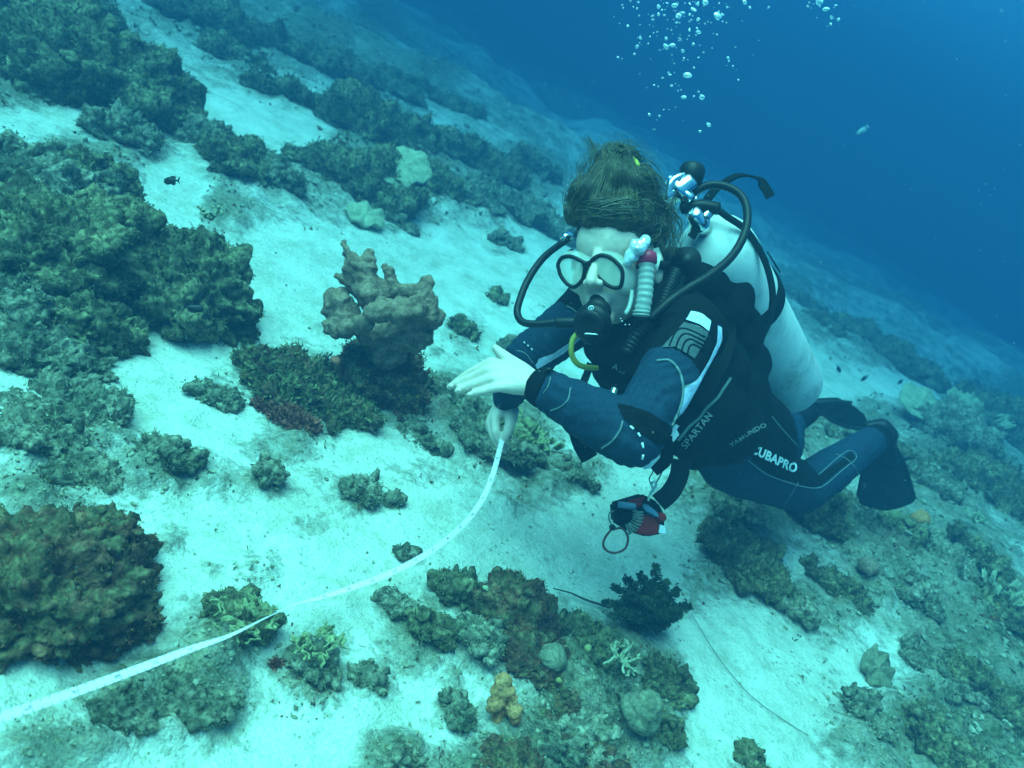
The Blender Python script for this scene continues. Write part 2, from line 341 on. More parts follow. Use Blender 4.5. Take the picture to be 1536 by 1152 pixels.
def ground_z(P, cov):
    Q = P * np.array([1, 1, 0]); z = -drop(P[:, 0], P[:, 1]) + (0.05 + 0.30 * sst(5, 11, np.hypot(P[:, 0], P[:, 1]))) * fbm(Q, 0.7, 11, 3) + 0.012 * fbm(Q, 5, 12, 3) + 0.0045 * fbm(Q, 24, 13, 2)
    k = sst(0.30, 0.75, cov + 0.35 * fbm(Q, 6, 21, 3)); kn = 0.9 - worley(Q, 11, 4); kn2 = 0.9 - worley(Q, 27, 6)
    return z + k * (0.035 * np.clip(kn, -.2, 1) + 0.018 * np.clip(kn2, -.2, 1) + 0.02 * fbm(Q, 14, 15, 3))
def GZ(x, y):
    P = np.array([[x, y, 0.0]]); return float(ground_z(P, cover(P))[0])
def make_ground():
    fine = np.radians(np.arange(-62, 62.01, 0.26)); co_ = np.radians(np.concatenate([np.arange(66, 180, 6), np.arange(-180, -62.5, 6)]))
    az = np.sort(np.concatenate([fine, co_])); rr = np.concatenate([[0.02, 0.1, 0.2], np.exp(np.arange(math.log(0.3), math.log(14), 0.0082)), np.exp(np.arange(math.log(14.3), math.log(90), 0.05))])
    A, R = np.meshgrid(az, rr, indexing='ij'); P = np.stack([R * np.sin(A), R * np.cos(A), 0 * R], -1).reshape(-1, 3)
    cov = cover(P); P[:, 2] = ground_z(P, cov)
    na, nr = len(az), len(rr); I = np.arange(na * nr).reshape(na, nr); J = np.roll(I, -1, 0)
    F = np.stack([I[:, :-1], I[:, 1:], J[:, 1:], J[:, :-1]], -1).reshape(-1, 4)[:, ::-1]
    o = link('seabed', npmesh('seabed', P, F, attr={'cover': cov}), MSAND); tag(o, 'pale coral sand seabed with patches of algae and rubble', kind='structure')
make_ground()
# ------------------------------------------------------------------ reef heads
def ico(sub):
    bm = bmesh.new(); bmesh.ops.create_icosphere(bm, subdivisions=sub, radius=1)
    V = np.array([v.co for v in bm.verts]); F = np.array([[v.index for v in f.verts] for f in bm.faces]); bm.free(); return V, F
ICO = {k: ico(k) for k in (1, 2, 3, 4, 5, 6)}
def vnormals(V, F):
    n = np.cross(V[F[:, 1]] - V[F[:, 0]], V[F[:, 2]] - V[F[:, 0]]); N = np.zeros_like(V)
    for k in range(3): np.add.at(N, F[:, k], n)
    return N / np.maximum(np.linalg.norm(N, axis=1, keepdims=True), 1e-12)
def rotz(P, a):
    c, s = math.cos(a), math.sin(a); return P @ np.array([[c, s, 0], [-s, c, 0], [0, 0, 1]])
def tufts(P, N, n, ln, wd, seed, spread=0.8, blades=3):
    """n sprigs of small curved blades growing from a point cloud"""
    g = np.random.default_rng(seed); i = g.integers(0, len(P), n * blades // blades); i = np.repeat(i, blades)
    m = len(i); b = P[i] + g.normal(0, wd * 0.8, (m, 3)); d = N[i] + g.normal(0, spread, (m, 3)) + np.array([0, 0, 0.25]); d /= np.linalg.norm(d, axis=1, keepdims=True)
    t = np.cross(d, g.normal(0, 1, (m, 3))); t /= np.linalg.norm(t, axis=1, keepdims=True)
    L = ln * g.uniform(0.4, 1.3, (m, 1)); w_ = wd * g.uniform(0.6, 1.4, (m, 1)); bend = np.cross(d, t) * L * g.uniform(-0.5, 0.5, (m, 1))
    V = np.stack([b - t * w_ * .4, b + t * w_ * .4, b + d * L * .55 + t * w_ + bend * .3, b + d * L * .55 - t * w_ + bend * .3, b + d * L + bend], 1).reshape(-1, 3)
    o = np.arange(m)[:, None] * 5
    return V, [o + np.array([[0, 1, 2, 3]]), o + np.array([[3, 2, 4]])]
def reef_head(name, label, cat, c, r, h, mat, seed, sub=6, amp=0.35, yaw=0.0, ntuft=2500, ln=0.02, wd=0.005, tmat=None, group=None, flat=0.0, k1=7, k2=19, sink=0.3):
    V, F = ICO[sub]; P = V.copy(); off = np.array([seed * 3.7, seed * 1.3, seed * 2.1])
    P[:, 2] = np.where(P[:, 2] > 0, np.abs(P[:, 2]) ** (1 - flat), P[:, 2] * 0.5)
    P = P * np.array([r[0], r[1], h]); s0 = (r[0] + r[1]) / 2; Q = rotz(P, yaw) + off
    rg = 1 - np.abs(fbm(Q, 3.2 / s0, seed + 2, 4, .6)) * 2.2
    d = amp * 1.25 * s0 * fbm(Q, 1.5 / s0, seed, 3) + .34 * min(s0, .35) * (0.50 - worley(Q, 2.3 / s0, seed + 3)) - .16 * s0 * np.clip(rg, 0, 1) ** 3 + min(.035, .22 * s0) * (0.5 - worley(Q, k2, seed + 5)) + 0.022 * fbm(Q, 34, seed, 4, .65)
    N = vnormals(P, F); P = rotz(P + N * d[:, None], yaw) ; base = np.array([c.x, c.y, GZ(c.x, c.y) - h * sink * .3])
    N = vnormals(P, F); P[:, 2] = np.maximum(P[:, 2], -0.35 * h)
    root = empty(name, (c.x, c.y, float(base[2])), label, cat, group)
    o = link('rock', npmesh('rock', P + base, F), mat, root)
    up = np.where(P[:, 2] > -0.05 * h)[0]
    if ntuft:
        TV, TF = tufts(P[up] + base, N[up], ntuft, ln, wd, seed)
        t = link('algae_turf', npmesh('algae_turf', TV, TF, smooth=False), tmat or MTURF, root); t['kind'] = 'stuff'
    return root, P + base, N
def turf_mat(name, a, b, c):
    m = M(name, rough=0.9, spec=0.1); n = NT(m)
    n.base(n.ramp(n.noise(14, 3, rough=0.7), [(0.33, a), (0.5, b), (0.68, c)])); return m
MTURF = turf_mat('algae_turf', (0.04, 0.042, 0.02), (0.14, 0.13, 0.06), (0.30, 0.27, 0.12))
MTURFR = turf_mat('red_algae_turf', (0.06, 0.035, 0.02), (0.22, 0.08, 0.04), (0.26, 0.22, 0.07))
MTURFP = turf_mat('pale_algae_turf', (0.10, 0.11, 0.06), (0.22, 0.22, 0.13), (0.42, 0.40, 0.26))
# ------------------------------------------------------------------ geometry helpers for bodies and gear
from mathutils.bvhtree import BVHTree
from mathutils.geometry import tessellate_polygon
def crom(pts, n):
    """Catmull-Rom resample of a list of tuples"""
    A = np.array([tuple(p) for p in pts], float); A = np.vstack([2 * A[0] - A[1], A, 2 * A[-1] - A[-2]]); out = []
    for i in range(1, len(A) - 2):
        t = np.linspace(0, 1, n, endpoint=False)[:, None]; a, b, c, d = A[i - 1], A[i], A[i + 1], A[i + 2]
        out.append(0.5 * ((2 * b) + (-a + c) * t + (2 * a - 5 * b + 4 * c - d) * t ** 2 + (-a + 3 * b - 3 * c + d) * t ** 3))
    return np.vstack(out + [A[-2][None]])
def frames(P):
    T = np.gradient(P, axis=0); T /= np.maximum(np.linalg.norm(T, axis=1, keepdims=True), 1e-12)
    n = np.cross(T[0], [0.31, 0.2, 0.93]); n /= np.linalg.norm(n); Ns = []
    for t in T:
        n = n - t * (n @ t); n /= np.linalg.norm(n); Ns.append(n)
    Ns = np.array(Ns); return T, Ns, np.cross(T, Ns)
def tube(P, R, sides=8, cap=True, ribs=None):
    P = np.asarray(P, float); R = np.broadcast_to(np.asarray(R, float), (len(P),)); T, N, B = frames(P)
    a = np.arange(sides) / sides * 2 * math.pi
    V = P[:, None] + R[:, None, None] * (N[:, None] * np.cos(a)[None, :, None] + B[:, None] * np.sin(a)[None, :, None]); n = len(P)
    I = np.arange(n * sides).reshape(n, sides); J = np.roll(I, -1, 1)
    F = [np.stack([I[:-1], J[:-1], J[1:], I[1:]], -1).reshape(-1, 4)]; V = V.reshape(-1, 3)
    if cap:
        V = np.vstack([V, P[:1] - T[:1] * R[0] * .4, P[-1:] + T[-1:] * R[-1] * .4]); k = n * sides
        F.append(np.vstack([np.stack([J[0], I[0], np.full(sides, k)], -1), np.stack([I[-1], J[-1], np.full(sides, k + 1)], -1)]))
    return V, F
def merge(parts):
    Vs, Fs, o = [], {}, 0
    for V, F in parts:
        if not isinstance(F, (list, tuple)): F = [F]
        for f in F:
            f = np.asarray(f)
            if len(f): Fs.setdefault(f.shape[1], []).append(f + o)
        Vs.append(np.asarray(V)); o += len(V)
    return np.vstack(Vs), [np.vstack(v) for v in Fs.values()]
def ball(c, r, sub=3, R=None):
    V, F = ICO[sub]; r = np.asarray(r, float); V = V * r
    if R is not None: V = V @ np.asarray(R).T
    return V + np.asarray(tuple(c)), F
def capsule(a, ra, b, rb):
    a = np.asarray(tuple(a)); b = np.asarray(tuple(b)); n = max(2, int(np.linalg.norm(b - a) / max(0.5 * min(ra, rb), 1e-4)) + 1); n = min(n, 14)
    ps = [ball(a, ra, 2), ball(b, rb, 2)]
    P = a + (b - a) * np.linspace(0, 1, n)[:, None]; ps.append(tube(P, np.linspace(ra, rb, n), 14)); return ps
def chain(pts):
    """pts: list of (point, radius)"""
    out = []
    for (a, ra), (b, rb) in zip(pts[:-1], pts[1:]): out += capsule(a, ra, b, rb)
    return out
def blobs(name, parts, voxel, smooth=3, fac=0.5, dec=None):
    V, F = merge(parts); me = npmesh(name + '_src', V, F); o = bpy.data.objects.new(name + '_src', me); COL.objects.link(o)
    m = o.modifiers.new('r', 'REMESH'); m.mode = 'VOXEL'; m.voxel_size = voxel; m.adaptivity = 0
    if smooth:
        s = o.modifiers.new('s', 'SMOOTH'); s.factor = fac; s.iterations = smooth
    if dec:
        q = o.modifiers.new('d', 'DECIMATE'); q.ratio = dec
    dg = bpy.context.evaluated_depsgraph_get(); me2 = bpy.data.meshes.new_from_object(o.evaluated_get(dg)); me2.name = name
    bpy.data.objects.remove(o); bpy.data.meshes.remove(me)
    me2.polygons.foreach_set('use_smooth', np.ones(len(me2.polygons), bool)); return me2
def mesh_np(me):
    V = np.empty(len(me.vertices) * 3, np.float32); me.vertices.foreach_get('co', V); N = np.empty_like(V); me.vertices.foreach_get('normal', N)
    return V.reshape(-1, 3).astype(float), N.reshape(-1, 3).astype(float)
def displace(me, f):
    V, N = mesh_np(me); V = V + N * f(V)[:, None]; me.vertices.foreach_set('co', V.astype(np.float32).ravel()); me.update()
def bvh_of(*mes):
    vs, fs, o = [], [], 0
    for me in mes:
        vs += [v.co.copy() for v in me.vertices]; fs += [tuple(i + o for i in p.vertices) for p in me.polygons]; o = len(vs)
    return BVHTree.FromPolygons(vs, fs)
def ray(u, v, bvh):
    d = (px(u, v, 1) - CAM).normalized(); return bvh.ray_cast(CAM, d)
def hitpt(u, v, bvh, off=0.002, last=[None]):
    loc, n, i, dist = ray(u, v, bvh)
    if loc is None: return None
    if n.dot(loc - CAM) > 0: n = -n
    d = (CAM - loc).normalized()
    return loc + (n * 0.6 + d * 0.4).normalized() * off
def decal(name, polys, bvh, mat, parent, off=0.0015, cuts=3):
    """flat outlines given as picture points, laid onto the surface beneath them"""
    bm = bmesh.new(); dep = None
    for poly in polys:
        vs = [bm.verts.new((u, v, 0)) for u, v in poly]
        for t in tessellate_polygon([[Vector((u, v, 0)) for u, v in poly]]):
            try: bm.faces.new([vs[i] for i in t])
            except ValueError: pass
    bmesh.ops.subdivide_edges(bm, edges=bm.edges[:], cuts=cuts, use_grid_fill=True)
    bad = []
    for v in bm.verts:
        h = hitpt(v.co.x, v.co.y, bvh, off)
        if h is None: bad.append(v)
        else: v.co = h
    if bad: bmesh.ops.delete(bm, geom=bad, context='VERTS')
    bmesh.ops.recalc_face_normals(bm, faces=bm.faces[:])
    me = bpy.data.meshes.new(name); bm.to_mesh(me); bm.free(); return link(name, me, mat, parent)
def seam(name, pts, bvh, mat, parent, r=0.0014, off=0.001, n=10, dash=None):
    Q = crom([(u, v, 0) for u, v in pts], n); P = [hitpt(q[0], q[1], bvh, off) for q in Q]; runs, cur = [], []
    for i, p in enumerate(P):
        if p is None or (dash and (i // dash) % 2) or (cur and (p - cur[-1]).length > 0.04):
            if len(cur) > 2: runs.append(cur)
            cur = [] if p is None or dash else [p]
        else: cur.append(p)
    if len(cur) > 2: runs.append(cur)
    V, F = merge([tube(np.array([tuple(p) for p in rn]), r, 6) for rn in runs]); return link(name, npmesh(name, V, F), mat, parent)
def text_on(name, s, o, xd, yd, bvh, mat, parent, bold=0.0, off=0.0016, bend=0.0, shear=0.0):
    """lettering laid on a surface: o = picture point of the baseline start, xd / yd = picture vectors of one letter height"""
    c = bpy.data.curves.new(name, 'FONT'); c.body = s; c.size = 1.0; c.offset = bold; c.resolution_u = 3; c.space_character = 1.05; c.shear = shear
    t = bpy.data.objects.new(name, c); COL.objects.link(t); dg = bpy.context.evaluated_depsgraph_get()
    me = bpy.data.meshes.new_from_object(t.evaluated_get(dg)); bpy.data.objects.remove(t)
    bm = bmesh.new(); bm.from_mesh(me); bmesh.ops.triangulate(bm, faces=bm.faces[:]); bmesh.ops.subdivide_edges(bm, edges=[e for e in bm.edges if e.calc_length() > 0.25], cuts=1)
    bad = []
    for v in bm.verts:
        x, y = v.co.x, v.co.y + bend * v.co.x * v.co.x; h = hitpt(o[0] + xd[0] * x + yd[0] * y, o[1] + xd[1] * x + yd[1] * y, bvh, off)
        if h is None: bad.append(v)
        else: v.co = h
    if bad: bmesh.ops.delete(bm, geom=bad, context='VERTS')
    me2 = bpy.data.meshes.new(name); bm.to_mesh(me2); bm.free(); return link(name, me2, mat, parent)
def ribbon(P, Wd, Nrm, th=0.001):
    """thick strip along P, width Wd, face normal Nrm (arrays)"""
    P = np.asarray(P, float); T = np.gradient(P, axis=0); T /= np.linalg.norm(T, axis=1, keepdims=True); Nrm = np.asarray(Nrm, float)
    Nrm = Nrm - T * (Nrm * T).sum(1, keepdims=True); Nrm /= np.linalg.norm(Nrm, axis=1, keepdims=True); B = np.cross(T, Nrm); Wd = np.broadcast_to(np.asarray(Wd, float), (len(P),))[:, None] / 2
    V = np.stack([P - B * Wd + Nrm * th / 2, P + B * Wd + Nrm * th / 2, P + B * Wd - Nrm * th / 2, P - B * Wd - Nrm * th / 2], 1).reshape(-1, 3); n = len(P)
    I = np.arange(n * 4).reshape(n, 4); J = np.roll(I, -1, 1); F = np.stack([I[:-1], J[:-1], J[1:], I[1:]], -1).reshape(-1, 4)
    return V, [np.vstack([F, I[:1, ::-1], I[-1:]])]
def A3(v): return np.array(tuple(v))
def pxs(l): return np.array([tuple(px(*p)) for p in l])
def tubepx(name, pts, r, mat, parent, sides=10, n=10):
    V, F = tube(crom(pxs(pts), n), r, sides); return link(name, npmesh(name, V, F), mat, parent)
def strap(name, pts, wd, mat, parent, th=0.002, nrm=None, n=8):
    P = crom(pxs(pts), n); N = np.array([A3(CAM)] * len(P)) - P if nrm is None else np.array([A3(nrm)] * len(P))
    V, F = ribbon(P, wd, N, th); return link(name, npmesh(name, V, F, smooth=False), mat, parent)
def rotm(z, x=None):
    z = Vector(z).normalized(); x = Vector(x) if x is not None else Vector((0.3, 0.5, 0.8)); x = (x - z * x.dot(z)).normalized(); y = z.cross(x)
    return np.array([[x.x, y.x, z.x], [x.y, y.y, z.y], [x.z, y.z, z.z]])
def lathe(prof, o, axis, sides=32, xref=None):
    """prof: list of (t along axis, radius)"""
    R = rotm(axis, xref); a = np.arange(sides) / sides * 2 * math.pi; V = []
    for t, r in prof: V.append(np.stack([r * np.cos(a), r * np.sin(a), np.full(sides, t)], -1))
    V = np.vstack(V) @ R.T + A3(o); n = len(prof); I = np.arange(n * sides).reshape(n, sides); J = np.roll(I, -1, 1)
    return V, [np.stack([I[:-1], J[:-1], J[1:], I[1:]], -1).reshape(-1, 4), ] + [I[:1, ::-1], I[-1:]]
def camdir(x, y, z):
    """camera-relative direction: right, up, forward"""
    return (CR * x + CU * y + CF * z).normalized()
# ------------------------------------------------------------------ reef heads, front to back
def pr(u, v, rp): return rp * gdep(u, v) / FP
PTS = []
for k, (u, v, rp, asp, h, mk, lab) in enumerate(RH):
    r = pr(u, v, rp); dd = gdep(u, v); sub = 6 if rp > 75 and dd < 3 else (5 if rp > 22 else 4); c = gnd(u, v)
    az = math.atan2(c.x, c.y); mat = (MROCK, MRED, MGREY)[mk]; tm = (MTURF, MTURFR, MTURFP)[mk]
    ppx = dd / FP; ln = max(.005, min(.022, 6.0 * ppx)); nt_ = int(min(2600, 1.65 * (rp ** 2) * asp / 10 + 100))
    root, P, N = reef_head('coral_rock', lab, 'coral rock', c, (r, r * asp), h * (.72 if rp < 62 and dd < 2.6 else 1), mat, 11 + k * 3, sub, amp=0.30, yaw=-az, ntuft=nt_, ln=ln, wd=ln * .13, tmat=tm, k1=max(7, 1.6 / r), k2=max(19, 4.5 / r))
    if dd < 4: PTS.append((P, N, h, dd, mk))
# ------------------------------------------------------------------ knobbly growth on the nearer heads
def knobs():
    g = np.random.default_rng(3)
    for mk, mat, nm in ((0, MROCK, 'a'), (1, MRED, 'b'), (2, MGREY, 'c')):
        ps = []
        for (P, N, h, dd, m_) in PTS:
            if m_ != mk: continue
            zlo = P[:, 2].max() - h * .9; up = np.where(P[:, 2] > zlo)[0]; n = min(200, max(10, len(up) // 110))
            for i in g.choice(up, n):
                r = g.uniform(3, 10) * dd / FP; V, F = ICO[2]; q = V * (1 + .9 * fbm(V + i * .37, 1.7, 3, 3) + .5 * (.5 - worley(V + i, 2.6, 4)))[:, None] * r * g.uniform(.6, 1.5, 3); ps.append((q + P[i] - N[i] * r * .1, F))
        if ps:
            V, F = merge(ps); tag(link('coral_growth', npmesh('coral_growth', V, F), mat), ['olive knobbly growth crusting the green coral rocks', 'rusty knobbly growth crusting the red coral rocks', 'grey knobbly growth crusting the pale rubble stones'][mk], 'coral growth', kind='stuff')
knobs()
# ------------------------------------------------------------------ weed and rubble strewn over the seabed
def strew():
    g = np.random.default_rng(9); n = 110000
    U = g.uniform(-250, 1786, n); Vv = g.uniform(-60, 1330, n); d_ = np.array(CF)[None] + np.array(CR)[None] * ((U - W0 / 2) / FP)[:, None] - np.array(CU)[None] * ((Vv - H0 / 2) / FP)[:, None]
    ok = d_[:, 2] < -0.06; d_ = d_[ok]; P = np.array(CAM) + d_ * (-CAMH / d_[:, 2])[:, None]; cov = cover(P); dep = (P - np.array(CAM)) @ np.array(CF)
    loc = cov + 0.45 * fbm(P, 7, 31, 3); keep = g.uniform(0, 1, len(P)) < sst(.30, .9, loc) * .80 + .03; keep &= dep < 9
    P, dep, cov = P[keep], dep[keep], cov[keep]; P[:, 2] = ground_z(P, cov); N = np.tile([0, 0, 1.0], (len(P), 1))
    kind = g.uniform(0, 1, len(P)); col = fbm(P, 2.2, 77, 2)
    for lo, hi, mat, lab in ((-9, .06, MTURF, 'short olive algae tufts growing over rubble patches'), (.06, .20, MTURFP, 'pale green algae tufts growing over rubble patches'), (.20, 9, MTURFR, 'rusty red algae tufts growing over rubble patches')):
        s = (kind < .42) & (cov > .16) & (col >= lo) & (col < hi); q, dd = P[s], dep[s]; parts = []
        for a, b in ((0, 1.2), (1.2, 1.7), (1.7, 2.4), (2.4, 3.6), (3.6, 9)):
            t = (dd >= a) & (dd < b)
            if t.sum() < 5: continue
            m = dd[t].mean() / FP; i = np.arange(t.sum()); Pq = q[t]; gg = np.random.default_rng(4)
            TV, TF = tufts(Pq, N[:len(Pq)], len(Pq), max(.004, 5.2 * m), max(.0009, 1.2 * m), 5 + int(a * 10), 0.75, 2); parts.append((TV, TF))
        V, F = merge(parts); tag(link('algae_turf', npmesh('algae_turf', V, F, smooth=False), mat), lab, 'algae', kind='stuff')
    s = (kind > .72) & (g.uniform(0, 1, len(P)) < .6); q, dd = P[s], dep[s]; V0, F0 = ICO[1]; m = len(q); R = (g.uniform(1.0, 3.9, m) ** 1.25) * dd / FP * np.where(cov[s] < .25, .6, 1)
    J_ = 1 + .5 * (g.uniform(0, 1, (m, len(V0), 1)) - .5); sc_ = g.uniform(.6, 1.4, (m, 1, 3)) * np.array([1, 1, .7]); V = V0[None] * J_ * sc_ * R[:, None, None] + q[:, None] + np.array([0, 0, 1]) * (R * .3)[:, None, None]
    F = (F0[None] + (np.arange(m) * len(V0))[:, None, None]).reshape(-1, 3); mcol = col[s]
    tag(link('coral_rubble', npmesh('coral_rubble', V.reshape(-1, 3), F, smooth=False), MRUBB), 'small broken coral stones strewn over the sand', 'rubble', kind='stuff')
MRUBB = M('rubble_stone', rough=0.95, spec=0.05); n = NT(MRUBB)
n.base(n.ramp(n.noise(26, 4, rough=0.7), [(0.32, (0.11, 0.11, 0.07)), (0.47, (0.24, 0.24, 0.16)), (0.58, (0.42, 0.40, 0.29)), (0.72, (0.26, 0.18, 0.12))])); n.bump(n.noise(150, 4), 0.6, 0.006)
strew()
# ------------------------------------------------------------------ the diver
def fabric(name, col, sc=220, var=0.35, rough=0.85, bump=0.4):
    m = M(name, col, rough, spec=0.06); n = NT(m)
    n.base(n.mix(1.0, col, n.ramp(n.noise(sc, 4, rough=0.8), [(0.3, 1 - var), (0.7, 1 + var)]), 'MULTIPLY'))
    n.bump(n.math('ADD', n.noise(sc, 3), n.math('MULTIPLY', n.noise(18, 3), 0.8)), bump, 0.004); return m
MNAVY = fabric('navy_neoprene', (0.011, 0.028, 0.054)); MBLACK = fabric('black_neoprene', (0.004, 0.005, 0.006), var=0.5)
MVEST = fabric('black_nylon', (0.003, 0.004, 0.0045), 320, 0.6, 0.7); MWHITE = fabric('white_neoprene', (0.50, 0.56, 0.74), var=0.1)
MGREYP = fabric('grey_print', (0.07, 0.085, 0.095), var=0.25); MSEAM = fabric('grey_stitching', (0.14, 0.19, 0.20), 500, 0.4)
MRUB = M('black_rubber', (0.006, 0.007, 0.008), 0.45, spec=0.2); MHOSE = M('black_hose', (0.007, 0.008, 0.009), 0.45, spec=0.2)
MPRINT = M('white_print', (0.72, 0.78, 0.80), 0.7); MPRINT2 = M('dim_grey_print', (0.20, 0.23, 0.24), 0.7)
MCHROME = M('chrome', (0.75, 0.78, 0.80), 0.16, 1.0); MYEL = M('yellow_hose', (0.38, 0.34, 0.05), 0.5)
def skin_mat():
    m = M('skin', (0.60, 0.44, 0.36), 0.5, spec=0.35, Subsurface_Weight=0.0); n = NT(m)
    n.base(n.mix(1.0, (0.66, 0.49, 0.41), n.ramp(n.noise(30, 6, rough=.7), [(0.3, 0.84), (0.7, 1.10)]), 'MULTIPLY')); n.bump(n.math('ADD', n.noise(220, 4, rough=.7), n.math('MULTIPLY', n.noise(60, 3), 1.0)), 0.35, 0.003); return m
MSKIN = skin_mat()
FD = camdir(-0.50, -0.10, -0.86); HU = camdir(0.02, 0.99, -0.10); HU = (HU - FD * HU.dot(FD)).normalized(); HS = FD.cross(HU)
HC = px(926, 398, 1.47)
def hl(s, f, u): return HC + HS * s + FD * f + HU * u
HR = np.array([[HS[i], FD[i], HU[i]] for i in range(3)])
def hb(s, f, u, r, sub=3): return ball(hl(s, f, u), r, sub, HR)
J = {k: px(*v) for k, v in dict(
    ls=(1040, 498, 1.40), le=(950, 656, 1.245), lw=(806, 577, 1.365), rs=(884, 462, 1.64), re=(792, 538, 1.60), rw=(758, 601, 1.745),
    neck=(965, 455, 1.535), chest=(1000, 520, 1.58), belly=(1060, 600, 1.70), hip=(1115, 660, 1.84),
    lh=(1098, 682, 1.80), lk=(1203, 736, 2.08), la=(1316, 655, 2.40), lf=(1330, 690, 2.47), rh=(1140, 650, 1.94), rk=(1165, 690, 2.22), ra=(1188, 630, 2.46), rf=(1210, 622, 2.53)).items()}
person = empty('person', px(1100, 700, 1.8), 'scuba diver in black and navy wetsuit pointing with one flat hand over the sand', 'person')
def limbs(e):
    """e: extra radius of the suit over the skin"""
    b = []
    b += chain([(J['ls'], .050 + e), (J['ls'].lerp(J['le'], .5), .044 + e), (J['le'], .040 + e), (J['le'].lerp(J['lw'], .35), .041 + e), (J['lw'].lerp(J['le'], .12), .027 + e)])
    b += chain([(J['rs'], .050 + e), (J['rs'].lerp(J['re'], .5), .044 + e), (J['re'], .040 + e), (J['re'].lerp(J['rw'], .4), .038 + e), (J['rw'].lerp(J['re'], .1), .026 + e)])
    b += chain([(J['ls'], .055 + e), (J['neck'].lerp(J['ls'], .4), .060 + e), (J['neck'].lerp(J['rs'], .4), .060 + e), (J['rs'], .055 + e)])
    b += chain([(J['neck'].lerp(J['chest'], .3), .075 + e), (J['chest'], .105 + e), (J['belly'], .105 + e), (J['hip'], .115 + e)])
    b += chain([(J['lh'], .082 + e), (J['lh'].lerp(J['lk'], .5), .070 + e), (J['lk'], .053 + e), (J['lk'].lerp(J['la'], .35), .054 + e), (J['la'].lerp(J['lk'], .12), .038 + e)])
    b += chain([(J['rh'], .082 + e), (J['rh'].lerp(J['rk'], .5), .070 + e), (J['rk'], .053 + e), (J['rk'].lerp(J['ra'], .35), .052 + e), (J['ra'].lerp(J['rk'], .1), .038 + e)])
    return b
def hand_l():
    W = (J['lw'], .0245); b = []
    F = [[(738, 543, 1.376), (709, 557, 1.388), (681, 574.5, 1.404)], [(733, 555, 1.361), (704, 567, 1.371), (674, 580, 1.386)], [(738, 568, 1.348), (711, 577, 1.356), (686, 586, 1.368)], [(748, 581, 1.338), (724, 587, 1.342), (703, 592, 1.350)]]
    for k, f in enumerate(F):
        r = (.0078, .0080, .0076, .0066)[k]; P = [px(*q) for q in f]
        b += chain([(J['lw'].lerp(P[0], .12), .019), (J['lw'].lerp(P[0], .6), .0145), (P[0], r * 1.22), (P[1], r), (P[1].lerp(P[2], .6), r * .92), (P[2], r * .72)])
    T = [px(782, 556, 1.375), px(763, 541, 1.392), px(752, 531, 1.397), px(743, 522, 1.399)]
    b += chain([(J['lw'], .018), (T[0], .016), (T[1], .0125), (T[2], .0100), (T[3], .0068)]); b += chain([(J['lw'].lerp(J['le'], .2), .026), W]); b += chain([(T[0], .014), (px(742, 552, 1.372), .010)]); return b
def hand_r():
    b = []; F = [[(743, 629, 1.722), (744, 648, 1.705), (750, 663, 1.705)], [(736, 634, 1.737), (741, 654, 1.724), (748, 668, 1.724)], [(734, 637, 1.757), (745, 660, 1.750), (757, 676, 1.745)], [(739, 637, 1.778), (751, 658, 1.772), (759, 671, 1.765)]]
    for k, f in enumerate(F):
        r = (.0098, .0098, .0092, .0082)[k]; P = [px(*q) for q in f]
        b += chain([(J['rw'].lerp(P[0], .1), .019), (J['rw'].lerp(P[0], .6), .0165), (P[0], r * 1.2), (P[1], r), (P[2], r * .78)])
    T = [px(768, 616, 1.73), px(765, 637, 1.704), px(761, 650, 1.700), px(756, 661, 1.703)]
    b += chain([(J['rw'], .018), (T[0], .0165), (T[1], .0118), (T[2], .0105), (T[3], .0078)]); b += chain([(J['rw'].lerp(J['re'], .2), .025), (J['rw'], .0235)]); return b
def head():
    b = [hb(0, -.012, .030, (.073, .093, .082), 4), hb(0, .028, -.045, (.056, .062, .062)), hb(0, .040, .040, (.061, .052, .055)), hb(0, .068, -.094, (.024, .022, .020)), hb(0, .078, -.058, (.027, .020, .022)),
         hb(.034, .056, -.028, (.027, .028, .032)), hb(-.034, .056, -.028, (.027, .028, .032)), hb(.076, -.008, -.006, (.008, .018, .031)), hb(-.076, -.008, -.006, (.008, .018, .031)),
         hb(0, .088, -.066, (.022, .010, .006)), hb(0, .087, -.074, (.020, .010, .007))]
    b += chain([(hl(0, .088, .018), .0095), (hl(0, .106, -.014), .0090), (hl(0, .115, -.030), .0100)]); b += [hb(.0125, .102, -.033, (.0075, .011, .008)), hb(-.0125, .102, -.033, (.0075, .011, .008))]
    b += chain([(hl(0, -.03, -.05), .052), (J['neck'], .058)]); return b
foot = chain([(J['la'], .034), (J['lf'], .030)]) + chain([(J['ra'], .034), (J['rf'], .030)])
body = blobs('body', limbs(0) + hand_l() + hand_r() + head() + foot, 0.0026, 2, dec=.22)
def creases(V):
    L_ = (V - A3(HC)) @ HR; s, f, u = L_[:, 0], L_[:, 1], L_[:, 2]; on = (f > .03) * np.exp(-(s / .045) ** 4); r = 0
    for u0, a in ((.050, .0016), (.061, .0012), (.041, .0008)): r = r - a * np.exp(-((u - u0 - .004 * np.sin(s * 40)) / .0022) ** 2)
    return r * on
displace(body, creases)
link('body', body, MSKIN, person)
# eyes seen through the mask
def eye_mat():
    m = M('eye', (0.7, 0.7, 0.68), 0.2); return m
MEYE = eye_mat(); MIRIS = M('iris', (0.03, 0.02, 0.012), 0.2)
for s in (-.031, .031):
    e = link('eye', npmesh('eye', *hb(s, .076, -.002, (.0125, .0125, .0085))), MEYE, person)
    link('iris', npmesh('iris', *hb(s * .95, .0865, -.004, (.0058, .003, .0058), 2)), MIRIS, e)
